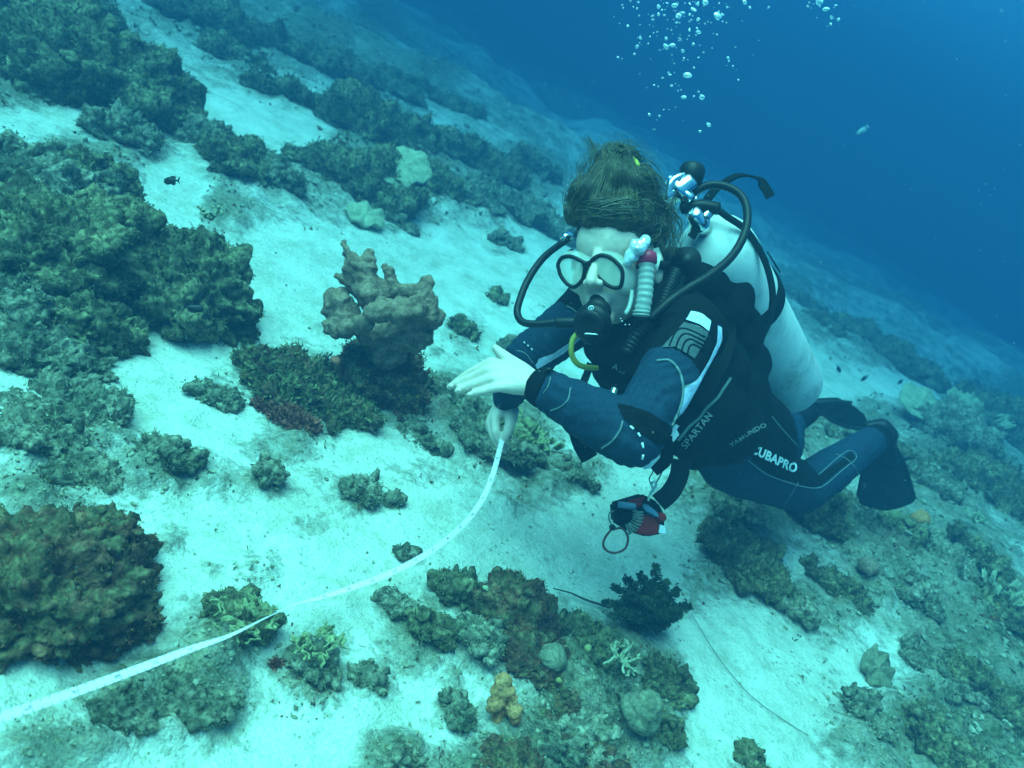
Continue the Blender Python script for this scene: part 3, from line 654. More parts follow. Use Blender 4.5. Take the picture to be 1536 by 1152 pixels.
# wetsuit: one continuous garment
suit = blobs('wetsuit', limbs(.007) + chain([(J['la'].lerp(J['lk'], .12), .045), (J['la'], .044), (J['lf'], .038)]) + chain([(J['ra'].lerp(J['rk'], .12), .045), (J['ra'], .044), (J['rf'], .036)]), 0.0050, 4)
def folds(V):
    r = 0.0045 * fbm(V, 16, 3, 3) + 0.0022 * fbm(V, 42, 5, 2)
    for jn, ax, wd, am in (('le', 'lw', .065, .0042), ('le', 'ls', .06, .0040), ('re', 'rs', .07, .0036), ('lk', 'la', .075, .0045), ('lk', 'lh', .07, .0045), ('ls', 'le', .06, .003), ('lw', 'le', .05, .0025)):
        q = V - A3(J[jn]); a_ = A3((J[ax] - J[jn]).normalized()); t = q @ a_; r = r + .55 * am * np.sin(t * 330 + 9 * fbm(V, 11, 7, 2)) * np.exp(-((t - .02) / wd) ** 2) * (np.linalg.norm(q, axis=1) < .16) * (.35 + .65 * sst(-.3, .4, fbm(V, 13, 9, 2)))
    return r
SV, SN = mesh_np(suit)
def seg_t(V, a, b):
    a, b = A3(a), A3(b); d = b - a; t = ((V - a) @ d) / (d @ d); q = a + np.clip(t, 0, 1)[:, None] * d; return t, np.linalg.norm(V - q, axis=1)
fc = np.array([SV[list(p.vertices)].mean(0) for p in suit.polygons]); segs = [('ls', 'le'), ('le', 'lw'), ('rs', 're'), ('re', 'rw'), ('lh', 'lk'), ('lk', 'la'), ('rh', 'rk'), ('rk', 'ra'), ('neck', 'chest'), ('chest', 'hip')]
T, D = zip(*[seg_t(fc, J[a], J[b]) for a, b in segs]); D = np.array(D); T = np.array(T); near = D.argmin(0); tt = T[near, np.arange(len(fc))]
mi = np.zeros(len(fc), np.int32)
mi[(near >= 8)] = 1; mi[(near == 0) & (tt < .40)] = 1; mi[(near == 2) & (tt < .30)] = 1
mi[((near == 5) | (near == 7)) & (tt > .90)] = 1
LEGP = [(1126, 690), (1140, 655), (1165, 640), (1192, 668), (1226, 712), (1262, 690), (1276, 676), (1283, 688), (1258, 706), (1232, 728), (1216, 731), (1190, 724), (1160, 714)]
def inpoly(U, Vv, poly):
    r = np.zeros(len(U), bool); n_ = len(poly)
    for i in range(n_):
        (x0, y0), (x1, y1) = poly[i], poly[(i + 1) % n_]
        if y0 == y1: continue
        c = ((y0 > Vv) != (y1 > Vv)) & (U < (x1 - x0) * (Vv - y0) / (y1 - y0) + x0); r ^= c
    return r
displace(suit, folds)
fu, fv, fd_ = proj(fc); mi[inpoly(fu, fv, LEGP) & ((near == 4) | (near == 5))] = 1
suit.materials.append(MNAVY); suit.materials.append(MBLACK); suit.polygons.foreach_set('material_index', mi)
wet = link('wetsuit', suit, None, person)
SB = bvh_of(suit)
# panels and stitching of the suit
seam('stitching', [(1122, 690), (1150, 711), (1190, 726), (1218, 732), (1236, 728), (1262, 706), (1284, 687), (1276, 676), (1260, 684), (1228, 712)], SB, MSEAM, wet, 0.0013)
seam('stitching', [(1254, 681), (1272, 690), (1284, 704), (1288, 716)], SB, MSEAM, wet, 0.0013)
seam('stitching', [(1197, 724), (1186, 742), (1176, 757)], SB, MSEAM, wet, 0.0010)
seam('stitching', [(1158, 625), (1170, 640), (1195, 668)], SB, MSEAM, wet, 0.0013)
text_on('lettering', 'SCUBAPRO', (1118, 674), (14.2, 6.8), (6.0, -17.5), SB, MPRINT, wet, bold=0.035, off=0.0028)
decal('elbow_patch', [[(926, 606), (945, 610), (976, 620), (1003, 638), (1005, 668), (984, 664), (958, 648), (936, 628)]], SB, MBLACK, wet, 0.0030, 7)
decal('shoulder_stripe', [[(1029, 480), (1037, 467), (1053, 471), (1066, 482), (1063, 497), (1049, 487)]], SB, MWHITE, wet, 0.0026, 7)
CH = [[(993, 522), (1007, 506), (1026, 484), (1046, 489), (1062, 499), (1054, 517), (1041, 538), (1030, 531), (1012, 521)]]
decal('chevron_panel', CH, SB, MGREYP, wet, 0.0028, 7)
for k in range(4):
    a = k * 7.0
    seam('chevron_line', [(1004 + a * 1.25, 520 + a * .55), (1013 + a * 1.0, 500 + a * .95), (1026 + a * .75, 494 + a * 1.15), (1057 - a * .05, 506 + a * 1.0)], SB, MBLACK, wet, 0.0016, 0.0030, 8)
decal('side_stripe', [[(1076, 488), (1082, 492), (1083, 508), (1074, 528), (1058, 556), (1040, 590), (1022, 622), (1012, 640), (1020, 612), (1026, 582), (1045, 570), (1063, 540), (1074, 515)]], SB, MWHITE, wet, 0.0026, 7)
seam('stitching', [(985, 541), (1004, 541), (1018, 556), (1024, 580), (1021, 606), (1008, 638)], SB, MSEAM, wet, 0.0022)
seam('stitching', [(1025, 581), (1045, 571), (1062, 545), (1075, 515), (1078, 495)], SB, MSEAM, wet, 0.0016)
seam('stitching', [(934, 632), (930, 645), (918, 662), (903, 672)], SB, MSEAM, wet, 0.0016)
seam('stitching', [(856, 582), (852, 600), (840, 611), (826, 616)], SB, MSEAM, wet, 0.0012)
seam('stitching', [(826, 566), (822, 580), (815, 590)], SB, MSEAM, wet, 0.0010)
seam('stitching', [(850, 459), (862, 466), (872, 478)], SB, MSEAM, wet, 0.0016)
seam('stitching', [(775, 526), (788, 530), (800, 545)], SB, MSEAM, wet, 0.0013)
seam('reflective_dashes', [(946, 640), (956, 648), (962, 660), (965, 676), (963, 690)], SB, MPRINT, wet, 0.0018, 0.001, 7, dash=4)
seam('reflective_dashes', [(786, 513), (794, 520), (803, 529)], SB, MPRINT, wet, 0.0014, 0.001, 9, dash=3)
decal('sleeve_trim', [[(803, 548), (808, 538), (830, 530), (868, 503), (872, 507), (845, 530), (820, 545), (806, 553)]], SB, MWHITE, wet, 0.0026, 7)
# cuff band on the near wrist
a, b = J['lw'], J['le']; ax = (b - a).normalized()
band = link('wrist_band', npmesh('wrist_band', *lathe([(-.012, .030), (-.008, .0335), (0, .0345), (.008, .0345), (.016, .0350), (.020, .033)], a + ax * .010, ax, 28)), MBLACK, person)
displace(band.data, lambda V: 0.0015 * fbm(V, 60, 1, 2))
tubepx('band_tab', [(817, 560, 1.33), (821, 555, 1.325), (826, 554, 1.325)], .004, MRUB, person, 8, 6)
# ---- hair
MHAIR = M('brown_hair', (0.045, 0.036, 0.014), 0.55, spec=0.4); n = NT(MHAIR)
n.base(n.ramp(n.noise(34, 4), [(0.3, (0.014, 0.011, 0.005)), (0.55, (0.036, 0.029, 0.011)), (0.75, (0.085, 0.07, 0.027))])); n.bump(n.noise(260, 2), 0.4, 0.003)
hbl = [hb(0, -.026, .052, (.080, .092, .080), 4), hb(.0, -.06, .0, (.06, .045, .07))]
for (u, v, d, r) in [(868, 318, 1.44, .026), (884, 292, 1.44, .040), (914, 272, 1.455, .043), (944, 288, 1.47, .052), (964, 318, 1.45, .030), (984, 318, 1.48, .026), (918, 244, 1.475, .032), (936, 240, 1.49, .028), (908, 236, 1.48, .018), (903, 318, 1.405, .028), (936, 322, 1.40, .030), (960, 336, 1.41, .020), (884, 330, 1.415, .016), (985, 345, 1.50, .022)]:
    hbl.append(ball(px(u, v, d), r, 3))
hair = blobs('hair', hbl, 0.0045, 4)
displace(hair, lambda V: 0.006 * fbm(V, 28, 8, 3))
hairo = link('hair', hair, MHAIR, person); HB = bvh_of(hair)
def strands():
    g = np.random.default_rng(5); parts = []
    def add(path, jit, off, n=8, r=0.0009):
        Q = crom([(p[0] + g.normal(0, jit), p[1] + g.normal(0, jit), 0) for p in path], n); P = []; last = None
        lift = off * g.uniform(.2, 1.5)
        for q in Q:
            loc, nn, i, dd = ray(q[0], q[1], HB)
            if loc is not None: last = (loc - CAM).dot(CF) - 0.002 - lift
            if last is None: continue
            P.append(A3(px(q[0], q[1], last)))
        if len(P) > 4:
            P = np.array(P); k = np.ones(5) / 5; dpt = (P - A3(CAM)) @ A3(CF); d2 = np.convolve(np.pad(dpt, 2, 'edge'), k, 'valid'); P = A3(CAM) + (P - A3(CAM)) * (np.minimum(dpt, d2) / dpt)[:, None]
            R = r * g.uniform(.6, 1.5) * np.linspace(1, .35, len(P)); parts.append(tube(P, R, 4, cap=False))
    for i in range(330):                                    # swept from the hairline up to the knot
        t = g.uniform(0, 1); u0, v0 = 856 + 104 * t, 343 + 8 * math.sin(t * 3) + g.normal(0, 3)
        u1, v1 = 922 + (t - .5) * 50, 243 + g.normal(0, 8); m = (.5 * (u0 + u1) + (t - .45) * 34, .5 * (v0 + v1) - 2)
        add([(u0, v0), (u0 + (t - .5) * 16, v0 - 26), m, (u1, v1)], 3.0, .006)
    for i in range(110):                                    # combed across to the right
        y = g.uniform(300, 345); add([(900 + g.uniform(-35, 20), y - 4), (940, y - 12 + g.normal(0, 5)), (972, y - 4), (992 + g.uniform(-8, 18), y + 18)], 3.5, .007)
    for i in range(60):                                     # curls by the temple
        cu, cv, rr = 968 + g.normal(0, 12), 332 + g.normal(0, 9), g.uniform(9, 24); a0 = g.uniform(0, 6)
        add([(cu + rr * 1.3 * math.cos(a0 + k * .8), cv + rr * math.sin(a0 + k * .8)) for k in range(5)], 1.0, .008, 6)
    for i in range(70):                                     # frizz round the knot
        a0 = g.uniform(-2.7, .1); add([(922 + 20 * math.cos(a0), 246 + 22 * math.sin(a0)), (922 + 27 * math.cos(a0 + .3), 242 + 28 * math.sin(a0 + .3)), (922 + 26 * math.cos(a0 + .7), 244 + 26 * math.sin(a0 + .7))], 2.0, .006, 6)
    for i in range(28):                                     # loose lock floating up
        w_ = g.normal(0, 1); add([(907 + w_ * 6, 262), (896 + w_ * 4, 238), (887 + w_ * 4, 217), (880 + w_ * 8, 200 + abs(w_) * 9)], 1.6, .004, 8, .0006)
    for i in range(46):                                     # wisps behind, over the vest
        add([(985 + g.uniform(-10, 20), 300 + g.uniform(0, 40)), (1003 + g.normal(0, 8), 320 + g.normal(0, 12)), (1010 + g.normal(0, 10), 350 + g.normal(0, 10)), (1002 + g.normal(0, 12), 382)], 3, .006)
    for i in range(26):
        add([(945 + g.normal(0, 4), 250), (968 + g.normal(0, 5), 252 + g.normal(0, 5)), (984 + g.normal(0, 5), 272), (988 + g.normal(0, 6), 298)], 1.5, .004)
    for i in range(26):                                     # outline wisps on the far temple
        add([(858 + g.normal(0, 2), 350), (851 + g.normal(0, 3), 322), (856 + g.normal(0, 3), 292), (880, 268)], 1.5, .003)
    for i in range(150):                                    # flyaway wisps round the outline
        a0 = g.uniform(-3.3, .35); rx, ry = 66 + g.normal(0, 6), 92 + g.normal(0, 8); c_ = (925, 318)
        add([(c_[0] + rx * .8 * math.cos(a0), c_[1] + ry * .8 * math.sin(a0)), (c_[0] + rx * math.cos(a0 + .2), c_[1] + ry * math.sin(a0 + .2)), (c_[0] + rx * 1.10 * math.cos(a0 + .45), c_[1] + ry * 1.06 * math.sin(a0 + .45)), (c_[0] + rx * (1.05 + g.uniform(0, .22)) * math.cos(a0 + .7), c_[1] + ry * (1.05 + g.uniform(0, .16)) * math.sin(a0 + .7))], 2.0, .004, 7, .00055)
    for i in range(70):                                     # short hairs over the forehead edge
        u0 = g.uniform(858, 958); add([(u0 + g.normal(0, 6), 328), (u0, 342), (u0 + g.normal(0, 5), 350 + g.uniform(0, 7))], 1.5, .003, 6, .0006)
    V, F = merge(parts); o = link('hair_strands', npmesh('hair_strands', V, F), MSTR, hairo); o['kind'] = 'stuff'
MSTR = M('hair_strand', (0.07, 0.058, 0.022), 0.45, spec=0.5); n = NT(MSTR)
n.base(n.ramp(n.noise(60, 3), [(0.3, (0.022, 0.018, 0.008)), (0.55, (0.055, 0.045, 0.016)), (0.75, (0.16, 0.13, 0.048))]))
strands()
seam('hair_tie', [(947, 238), (953, 243), (957, 250)], HB, MYEL, hairo, 0.004, 0.003, 6)
# ------------------------------------------------------------------ buoyancy vest
vest = empty('buoyancy_vest', px(1060, 600, 1.6), 'black nylon buoyancy vest strapped round the diver, SPARTAN printed on its side', 'dive vest')
vb = []
for (u, v, d, r) in [(905, 520, 1.545, .040), (935, 545, 1.50, .062), (960, 600, 1.47, .050), (925, 590, 1.50, .032), (990, 480, 1.53, .085), (1000, 540, 1.56, .110), (1040, 600, 1.63, .115), (1075, 640, 1.66, .088), (1060, 620, 1.56, .080), (1030, 650, 1.50, .052), (1045, 672, 1.53, .042), (1085, 670, 1.58, .045), (1105, 640, 1.64, .060), (1110, 590, 1.68, .062), (1112, 545, 1.70, .062), (1100, 500, 1.68, .066), (1080, 460, 1.64, .068), (1050, 430, 1.60, .060), (1025, 420, 1.56, .055), (1010, 400, 1.56, .042), (1075, 560, 1.58, .070), (1060, 520, 1.52, .055), (1120, 610, 1.72, .055)]:
    vb.append(ball(px(u, v, d), r, 3))
vme = blobs('bladder', vb, 0.006, 14)
displace(vme, lambda V: 0.010 * fbm(V, 9, 2, 3) + 0.004 * fbm(V, 30, 3, 2))
vo = link('bladder', vme, MVEST, vest); VB = bvh_of(vme, suit); VONLY = bvh_of(vme)
MNAIL = M('fingernail', (0.60, 0.43, 0.36), 0.35)
for (u, v, d, a) in [(684, 572.5, 1.394, .5), (678, 578, 1.377, .4), (690, 584.5, 1.360, .3), (706, 590.5, 1.343, .2)]:
    xx = camdir(-math.cos(a), -math.sin(a), .25); zz = (CAM - px(u, v, d)).normalized() + camdir(0, .5, 0) * .3
    link('fingernail', npmesh('fingernail', *ball(px(u, v, d), (.0055, .0040, .0016), 2, rotm(zz, xx))), MNAIL, person)
text_on('lettering', 'SPARTAN', (1029, 673), (9.0, -11.2), (-11.5, -8.5), VB, MPRINT2, vest, bold=0.012, off=0.003)
text_on('lettering', 'YAMUNDO', (1096, 670), (9.6, -6.6), (-5.0, -8.0), VB, MPRINT2, vest, bold=0.004, off=0.003, bend=-0.02)
seam('zipper', [(1096, 567), (1085, 583), (1076, 597), (1060, 612), (1048, 628), (1034, 640), (1018, 660)], VB, MSEAM, vest, 0.0028, 0.002, 9)
if 0: seam('piping', [(1060, 696), (1066, 701), (1077, 700), (1081, 690)], VB, MSEAM, vest, 0.0014)
text_on('lettering', 'ACI', (918, 552), (11, 6), (4, -11), VB, MPRINT2, vest, off=0.003)
# shoulder strap, chest straps and hanging webbing
strap('shoulder_strap', [(1068, 452, 1.50), (1085, 470, 1.49), (1092, 500, 1.49), (1082, 540, 1.46), (1062, 576, 1.43), (1046, 606, 1.42)], .030, MVEST, vest, .006)
strap('shoulder_strap', [(1016, 395, 1.49), (990, 455, 1.43), (962, 500, 1.40), (945, 560, 1.40)], .045, MVEST, vest, .008)
strap('webbing', [(886, 545, 1.48), (880, 562, 1.47), (874, 576, 1.46), (868, 586, 1.455)], .014, MRUB, vest, .0025)
strap('webbing', [(880, 556, 1.47), (879, 575, 1.46), (882, 592, 1.46)], .007, MRUB, vest, .002)
strap('webbing', [(1022, 690, 1.47), (1018, 715, 1.46), (1006, 738, 1.45), (988, 754, 1.44)], .034, MVEST, vest, .004)
strap('webbing', [(998, 655, 1.33), (1000, 672, 1.34), (998, 690, 1.35), (980, 706, 1.36)], .022, MVEST, vest, .004)
strap('webbing', [(1052, 318, 1.62), (1062, 298, 1.62), (1078, 280, 1.63), (1108, 263, 1.64), (1136, 268, 1.66), (1148, 282, 1.66), (1156, 296, 1.66)], .020, MVEST, vest, .004, nrm=camdir(-.3, .75, -.55))
strap('waist_flap', [(866, 648, 1.36), (873, 668, 1.37), (884, 688, 1.38)], .030, MVEST, vest, .004)
def buckle(pts, d, mat, th=.006):
    c = pxs([(u, v, d) for u, v in pts]); n = A3(CAM) - c.mean(0); n /= np.linalg.norm(n); k = len(c)
    V = np.vstack([c + n * th, c]); o = np.arange(k)
    return V, [np.array([o]), np.stack([o, o + k, np.roll(o, -1) + k, np.roll(o, -1)], -1)]
MBUCK = M('white_plastic', (0.62, 0.68, 0.74), 0.35)
link('buckle', npmesh('buckle', *buckle([(1001, 649), (1014, 636), (1019, 639), (1015, 644), (1019, 652), (1010, 663), (1006, 655)], 1.335, MBUCK), smooth=False), MBUCK, vest)
bk = link('buckle', npmesh('buckle', *buckle([(958, 692), (978, 673), (989, 674), (990, 686), (975, 703), (966, 704)], 1.30, MBUCK), smooth=False), MBUCK, vest)
link('buckle_slot', npmesh('buckle_slot', *buckle([(967, 692), (980, 680), (985, 683), (972, 697)], 1.292, MGREYP, .003), smooth=False), MGREYP, bk)
# dump valve, inflator hose and clips
def disc(o, ax, prof, mat, name, parent, sides=28): return link(name, npmesh(name, *lathe(prof, o, ax, sides)), mat, parent)
MVAL = M('matt_black_plastic', (0.008, 0.009, 0.010), 0.45, spec=0.2)
vx = camdir(-.35, .15, -.92); vv = disc(px(1030, 392, 1.475), vx, [(-.02, .022), (0, .027), (.004, .027), (.006, .022), (.009, .021), (.011, .012), (.014, .011), (.015, .002)], MVAL, 'dump_valve', vest)
def corr(pts, r, mat, name, parent, pitch=.006, amp=.12, n=14, sides=16, cap=True):
    P = crom(pxs(pts), n); L = np.concatenate([[0], np.cumsum(np.linalg.norm(np.diff(P, axis=0), axis=1))]); m = int(L[-1] / pitch * 6); t = np.linspace(0, L[-1], m)
    Q = np.stack([np.interp(t, L, P[:, k]) for k in range(3)], -1); R = r * (1 + amp * np.sign(np.sin(t / pitch * 2 * math.pi)) * np.abs(np.sin(t / pitch * 2 * math.pi)) ** .5)
    V, F = tube(Q, R, sides, cap); return link(name, npmesh(name, V, F), mat, parent)
corr([(1014, 408, 1.45), (1000, 440, 1.42), (985, 470, 1.40), (958, 500, 1.39), (940, 530, 1.39)], .0115, MVAL, 'inflator_hose', vest, .0075, .10)
MCLIP = M('steel_fitting', (0.55, 0.6, 0.6), 0.3, 0.9)
tubepx('inflator_fitting', [(922, 583, 1.39), (919, 592, 1.385), (916, 600, 1.385)], .0062, MCLIP, vest, 10, 4)
tubepx('steel_bar', [(877, 500.5, 1.345), (886, 501, 1.343), (897, 502, 1.343)], .0016, MCLIP, vest, 6, 4)
for (u, v) in [(933, 482), (938, 487), (944, 487), (931, 478), (989, 522), (991, 519)]:
    link('metal_eyelet', npmesh('metal_eyelet', *ball(px(u, v, 1.345 if u < 960 else 1.36), .0017, 1)), MCLIP, vest)
# ------------------------------------------------------------------ tank
T0, T1 = px(1071, 374, 1.62), px(1188, 580, 2.12); TA = (T1 - T0).normalized(); TL = (T1 - T0).length
tank = empty('scuba_tank', T1, 'scratched pale grey steel scuba tank on the diver back with black strap', 'dive tank')
MT = M('painted_steel', (0.60, 0.62, 0.60), 0.38, 0.0, 0.5); n = NT(MT)
sc_ = n.ramp(n.noise(11, 7, rough=0.72), [(0.34, (0.34, 0.36, 0.33)), (0.50, (0.68, 0.70, 0.68)), (0.75, (0.78, 0.80, 0.78))])
n.base(n.mix(n.math('MULTIPLY', n.ramp(n.voro(60), [(0.04, 1.0), (0.10, 0.0)]), 0.6), sc_, (0.2, 0.2, 0.18))); n.bump(n.noise(25, 3), 0.1, 0.002)
r = .084
link('cylinder', npmesh('cylinder', *lathe([(-.066, .018), (-.060, .026), (-.050, .042), (-.036, .060), (-.018, .074), (.0, .081), (.03, r), (TL - .05, r), (TL - .01, .080), (TL + .015, .068), (TL + .03, .045), (TL + .036, .005)], T0, TA, 48)), MT, tank)
def ring(t0, wd, rr, mat, name):
    return link(name, npmesh(name, *lathe([(0, r), (0.001, rr), (wd - .001, rr), (wd, r)], T0 + TA * t0, TA, 48)), mat, tank)
ring(.17, .048, r + .005, MVEST, 'tank_strap')
strap('strap_tail', [(1152, 380, 1.70), (1160, 392, 1.71), (1166, 402, 1.715), (1168, 405, 1.72)], .016, MVEST, tank, .003, nrm=camdir(.8, .5, -.3))
VA = -TA; V0 = T0 - TA * .066
link('valve', npmesh('valve', *merge([lathe([(0, .017), (.012, .017), (.014, .021), (.032, .021), (.036, .016), (.060, .015), (.063, .008)], V0, VA, 24), lathe([(-.03, .012), (.028, .012), (.030, .009)], V0 + VA * .022, camdir(.5, .75, -.2), 20)])), MCHROME, tank)
link('valve_knob', npmesh('valve_knob', *lathe([(0, .012), (.006, .022), (.034, .025), (.042, .021), (.045, .010), (.046, .001)], px(1034, 279, 1.545), camdir(.22, .93, .15), 20)), MVAL, tank)
# ------------------------------------------------------------------ regulator: first stage, hoses, second stage
reg = empty('regulator', px(893, 478, 1.37), 'black breathing regulator in the diver mouth with looping black hoses', 'regulator')
fs = px(1020, 284, 1.545)
link('first_stage', npmesh('first_stage', *merge([lathe([(-.030, .010), (-.026, .018), (-.010, .019), (-.008, .023), (.008, .023), (.010, .017), (.030, .016), (.034, .008)], fs, camdir(.7, .45, -.5), 24), lathe([(-.034, .009), (-.03, .012), (.03, .012), (.034, .009)], fs, camdir(-.5, .6, .3), 18), ball(px(1003, 292, 1.535), .012, 3), ball(px(1042, 300, 1.55), .010, 3)])), MCHROME, reg)
link('yoke', npmesh('yoke', *merge([tube(crom(pxs([(1000, 300, 1.53), (1008, 272, 1.53), (1030, 264, 1.54), (1044, 282, 1.55), (1040, 304, 1.55)]), 6), .0075, 10)])), MCHROME, reg)
HZ = [[(1034, 292, 1.545), (1062, 278, 1.54), (1090, 280, 1.53), (1112, 294, 1.52), (1121, 318, 1.50), (1117, 350, 1.48), (1098, 384, 1.45), (1066, 412, 1.42), (1030, 434, 1.40), (1004, 452, 1.385), (975, 478, 1.38)],
      [(1040, 312, 1.56), (1072, 314, 1.55), (1092, 326, 1.55), (1120, 346, 1.56), (1142, 380, 1.58), (1154, 412, 1.60), (1159, 446, 1.62), (1154, 480, 1.63), (1142, 508, 1.65), (1136, 540, 1.66)],
      [(1008, 296, 1.56), (985, 300, 1.60), (950, 320, 1.66), (910, 335, 1.66), (872, 348, 1.60), (850, 360, 1.55), (816, 386, 1.49), (792, 420, 1.45), (779, 452, 1.43), (776, 470, 1.42), (784, 483, 1.405), (804, 486, 1.395), (840, 483, 1.385), (872, 484, 1.375)]]
for k, h in enumerate(HZ): tubepx('hose', h, (.0078, .0068, .0066)[k], MHOSE, reg, 14, 10)
tubepx('hose_sleeve', [(1022, 312, 1.552), (1050, 309, 1.545), (1078, 313, 1.545)], .0125, MHOSE, reg, 14, 6)
tubepx('hose_sleeve', [(834, 484, 1.387), (850, 484, 1.382), (872, 484, 1.376)], .0098, MHOSE, reg, 12, 5)
tubepx('hose_ferrule', [(846, 358, 1.545), (856, 353, 1.56)], .0090, MCHROME, reg, 12, 3)
R0 = px(889, 484, 1.365); RD = camdir(-.42, -.30, -.85)
rp = [ball(R0, (.034, .034, .020), 3, rotm(RD)), ball(px(897, 466, 1.38), (.024, .018, .022), 3), ball(px(886, 500, 1.375), (.022, .016, .020), 3)] + chain([(R0, .014), (px(868, 484, 1.375), .011)]) + chain([(px(898, 470, 1.385), .018), (hl(0, .085, -.062), .016)]) + chain([(px(872, 497, 1.37), .012), (px(905, 500, 1.385), .014)])
link('second_stage', blobs('second_stage', rp, .003, 3), MRUB, reg)
pc = disc(R0 + RD * .014, RD, [(0, .028), (.006, .027), (.009, .022), (.010, .017), (.0085, .015), (.0085, .002)], MVAL, 'purge_cover', reg)
def ringmesh(o, ax, ra, rb, rt, xref):
    Rm = rotm(ax, xref); a = np.linspace(0, 2 * math.pi, 20); P = np.stack([ra * np.cos(a), rb * np.sin(a), 0 * a], -1) @ Rm.T + A3(o); return tube(P, rt, 6, False)
lg = px(886.5, 462, 1.338)
link('logo_ring', npmesh('logo_ring', *merge([ringmesh(lg, RD, .0048, .0032, .0009, CR + CU * .4), ringmesh(lg, RD, .0015, .0010, .0006, CR)])), MPRINT, reg)
tubepx('octopus_hose', [(866, 500, 1.46), (859, 510, 1.455), (857, 526, 1.45), (860, 538, 1.45), (868, 547, 1.45), (880, 551, 1.455), (896, 552, 1.47)], .0052, MYEL, reg, 12, 8)
# ------------------------------------------------------------------ mask
mask = empty('dive_mask', px(884, 408, 1.38), 'clear skirted diving mask with black rimmed twin lenses on the diver face', 'dive mask')
MC = hl(0, .106, -.004)
def onplane(u, v, o, nrm):
    d = px(u, v, 1) - CAM; return CAM + d * ((o - CAM).dot(nrm) / d.dot(nrm))
LL = [(836.5, 397), (842.6, 387), (854.7, 384.5), (867, 389), (876, 395), (877, 406), (874, 418.5), (867, 427), (859, 430.5), (849.5, 424.6), (841, 413)]
RL = [(884, 395), (893, 386), (903, 383), (914, 385.6), (924, 393), (931, 401), (934, 411.6), (931, 429), (922, 431.6), (912, 428), (901.6, 420), (891, 409)]
MGLASS = bpy.data.materials.new('lens_glass'); MGLASS.use_nodes = True; t_ = MGLASS.node_tree; b_ = t_.nodes['Principled BSDF']
b_.inputs['Base Color'].default_value = (0.60, 0.64, 0.54, 1); b_.inputs['Roughness'].default_value = 0.06; b_.inputs['Alpha'].default_value = 0.5; b_.inputs['Specular IOR Level'].default_value = 0.6
MSIL = M('clear_silicone', (0.62, 0.66, 0.62), 0.3, spec=0.5); MSIL.node_tree.nodes['Principled BSDF'].inputs['Alpha'].default_value = 0.5
for pts, nd in ((LL, FD), (RL, (FD * .97 + HS * .12 if HS.dot(CR) > 0 else FD * .97 - HS * .12).normalized())):
    P = crom([tuple(onplane(u, v, MC, nd)) for u, v in pts + pts[:1]], 5); fr = link('lens_frame', npmesh('lens_frame', *tube(P, .0037, 8, False)), MRUB, mask)
    Q = P[:-1] ; c = Q.mean(0); m = len(Q); V = np.vstack([Q, (Q + c) / 2 + A3(nd) * .001, c[None] + A3(nd) * .0015]); o = np.arange(m); q = np.roll(o, -1)
    link('lens', npmesh('lens', V, [np.stack([o, q, q + m, o + m], -1), np.stack([o + m, q + m, np.full(m, 2 * m)], -1)]), MGLASS, fr)
    back = []
    for p in P:                                             # soft skirt from the rim back to the skin
        d = Vector(p) - FD * .045; out = (Vector(p) - Vector(c)); back.append(A3(d + out * .34))
    back = np.array(back); midp = (P + back) / 2 + (P - c) * .26; n_ = len(P); V = np.vstack([P, midp, back]); o = np.arange(n_ - 1)
    link('skirt', npmesh('skirt', V, np.vstack([np.stack([o, o + 1, o + 1 + n_, o + n_], -1), np.stack([o + n_, o + 1 + n_, o + 1 + 2 * n_, o + 2 * n_], -1)])), MSIL, fr)
link('nose_bridge', npmesh('nose_bridge', *merge([tube(crom([tuple(onplane(u, v, MC, FD) + FD * .001) for u, v in ((864, 387), (874, 393), (880, 396), (886, 393), (896, 385))], 5), [.003] * 6 + [.0045] * 9 + [.003] * 6, 8), tube(crom([tuple(onplane(u, v, MC, FD)) for u, v in ((880, 393), (881, 399), (886, 404), (893, 411))], 5), .0042, 8)])), MRUB, mask)
stp = [hl(.078 * math.sin(a) * 1.12, .005 + .090 * math.cos(a) * 1.12 - .02, .0) for a in np.linspace(.75, 2 * math.pi - .75, 40)]
P = np.array([A3(p) for p in stp]); link('mask_strap', npmesh('mask_strap', *ribbon(P, .016, P - A3(HC), .002)), MRUB, mask)
tubepx('buckle', [(853, 379, 1.47), (856, 377, 1.465), (858, 376, 1.46)], .004, MRUB, mask, 8, 4)
# ------------------------------------------------------------------ snorkel
snk = empty('snorkel', px(962, 440, 1.37), 'clear ribbed snorkel tube with shiny mouthpiece and wine red collar beside the diver cheek', 'snorkel')
MCLR = M('frosted_clear_tube', (0.55, 0.60, 0.58), 0.35, spec=0.4); MCLR.node_tree.nodes['Principled BSDF'].inputs['Alpha'].default_value = 0.42
MWINE = M('wine_red_plastic', (0.35, 0.02, 0.06), 0.35); MGEL = M('shiny_clear_silicone', (0.75, 0.78, 0.85), 0.12, 0.35, 0.8)
corr([(970, 396, 1.372), (969, 420, 1.368), (967, 445, 1.366), (963, 468, 1.368)], .0135, MCLR, 'ribbed_tube', snk, .0105, .055, cap=False)
for k in range(2): link('end_ring', npmesh('end_ring', *lathe([(0, .0140), (.001, .0156), (.003, .0156), (.004, .0140)], px(962.5 - k * .8, 466 + k * 5, 1.368), camdir(-.08, -.99, 0), 24)), MCLR, snk)
link('collar', npmesh('collar', *lathe([(0, .013), (.002, .0175), (.014, .0180), (.020, .016), (.024, .010)], px(970, 397, 1.374), camdir(.02, .98, .05), 24)), MWINE, snk)
mp = blobs('mouthpiece', [ball(px(957, 371, 1.362), (.016, .020, .014), 3), ball(px(948, 384, 1.362), (.013, .010, .012), 3), ball(px(966, 364, 1.365), (.010, .013, .012), 3), ball(px(941, 392, 1.365), (.006, .008, .008), 2)], .0022, 1)
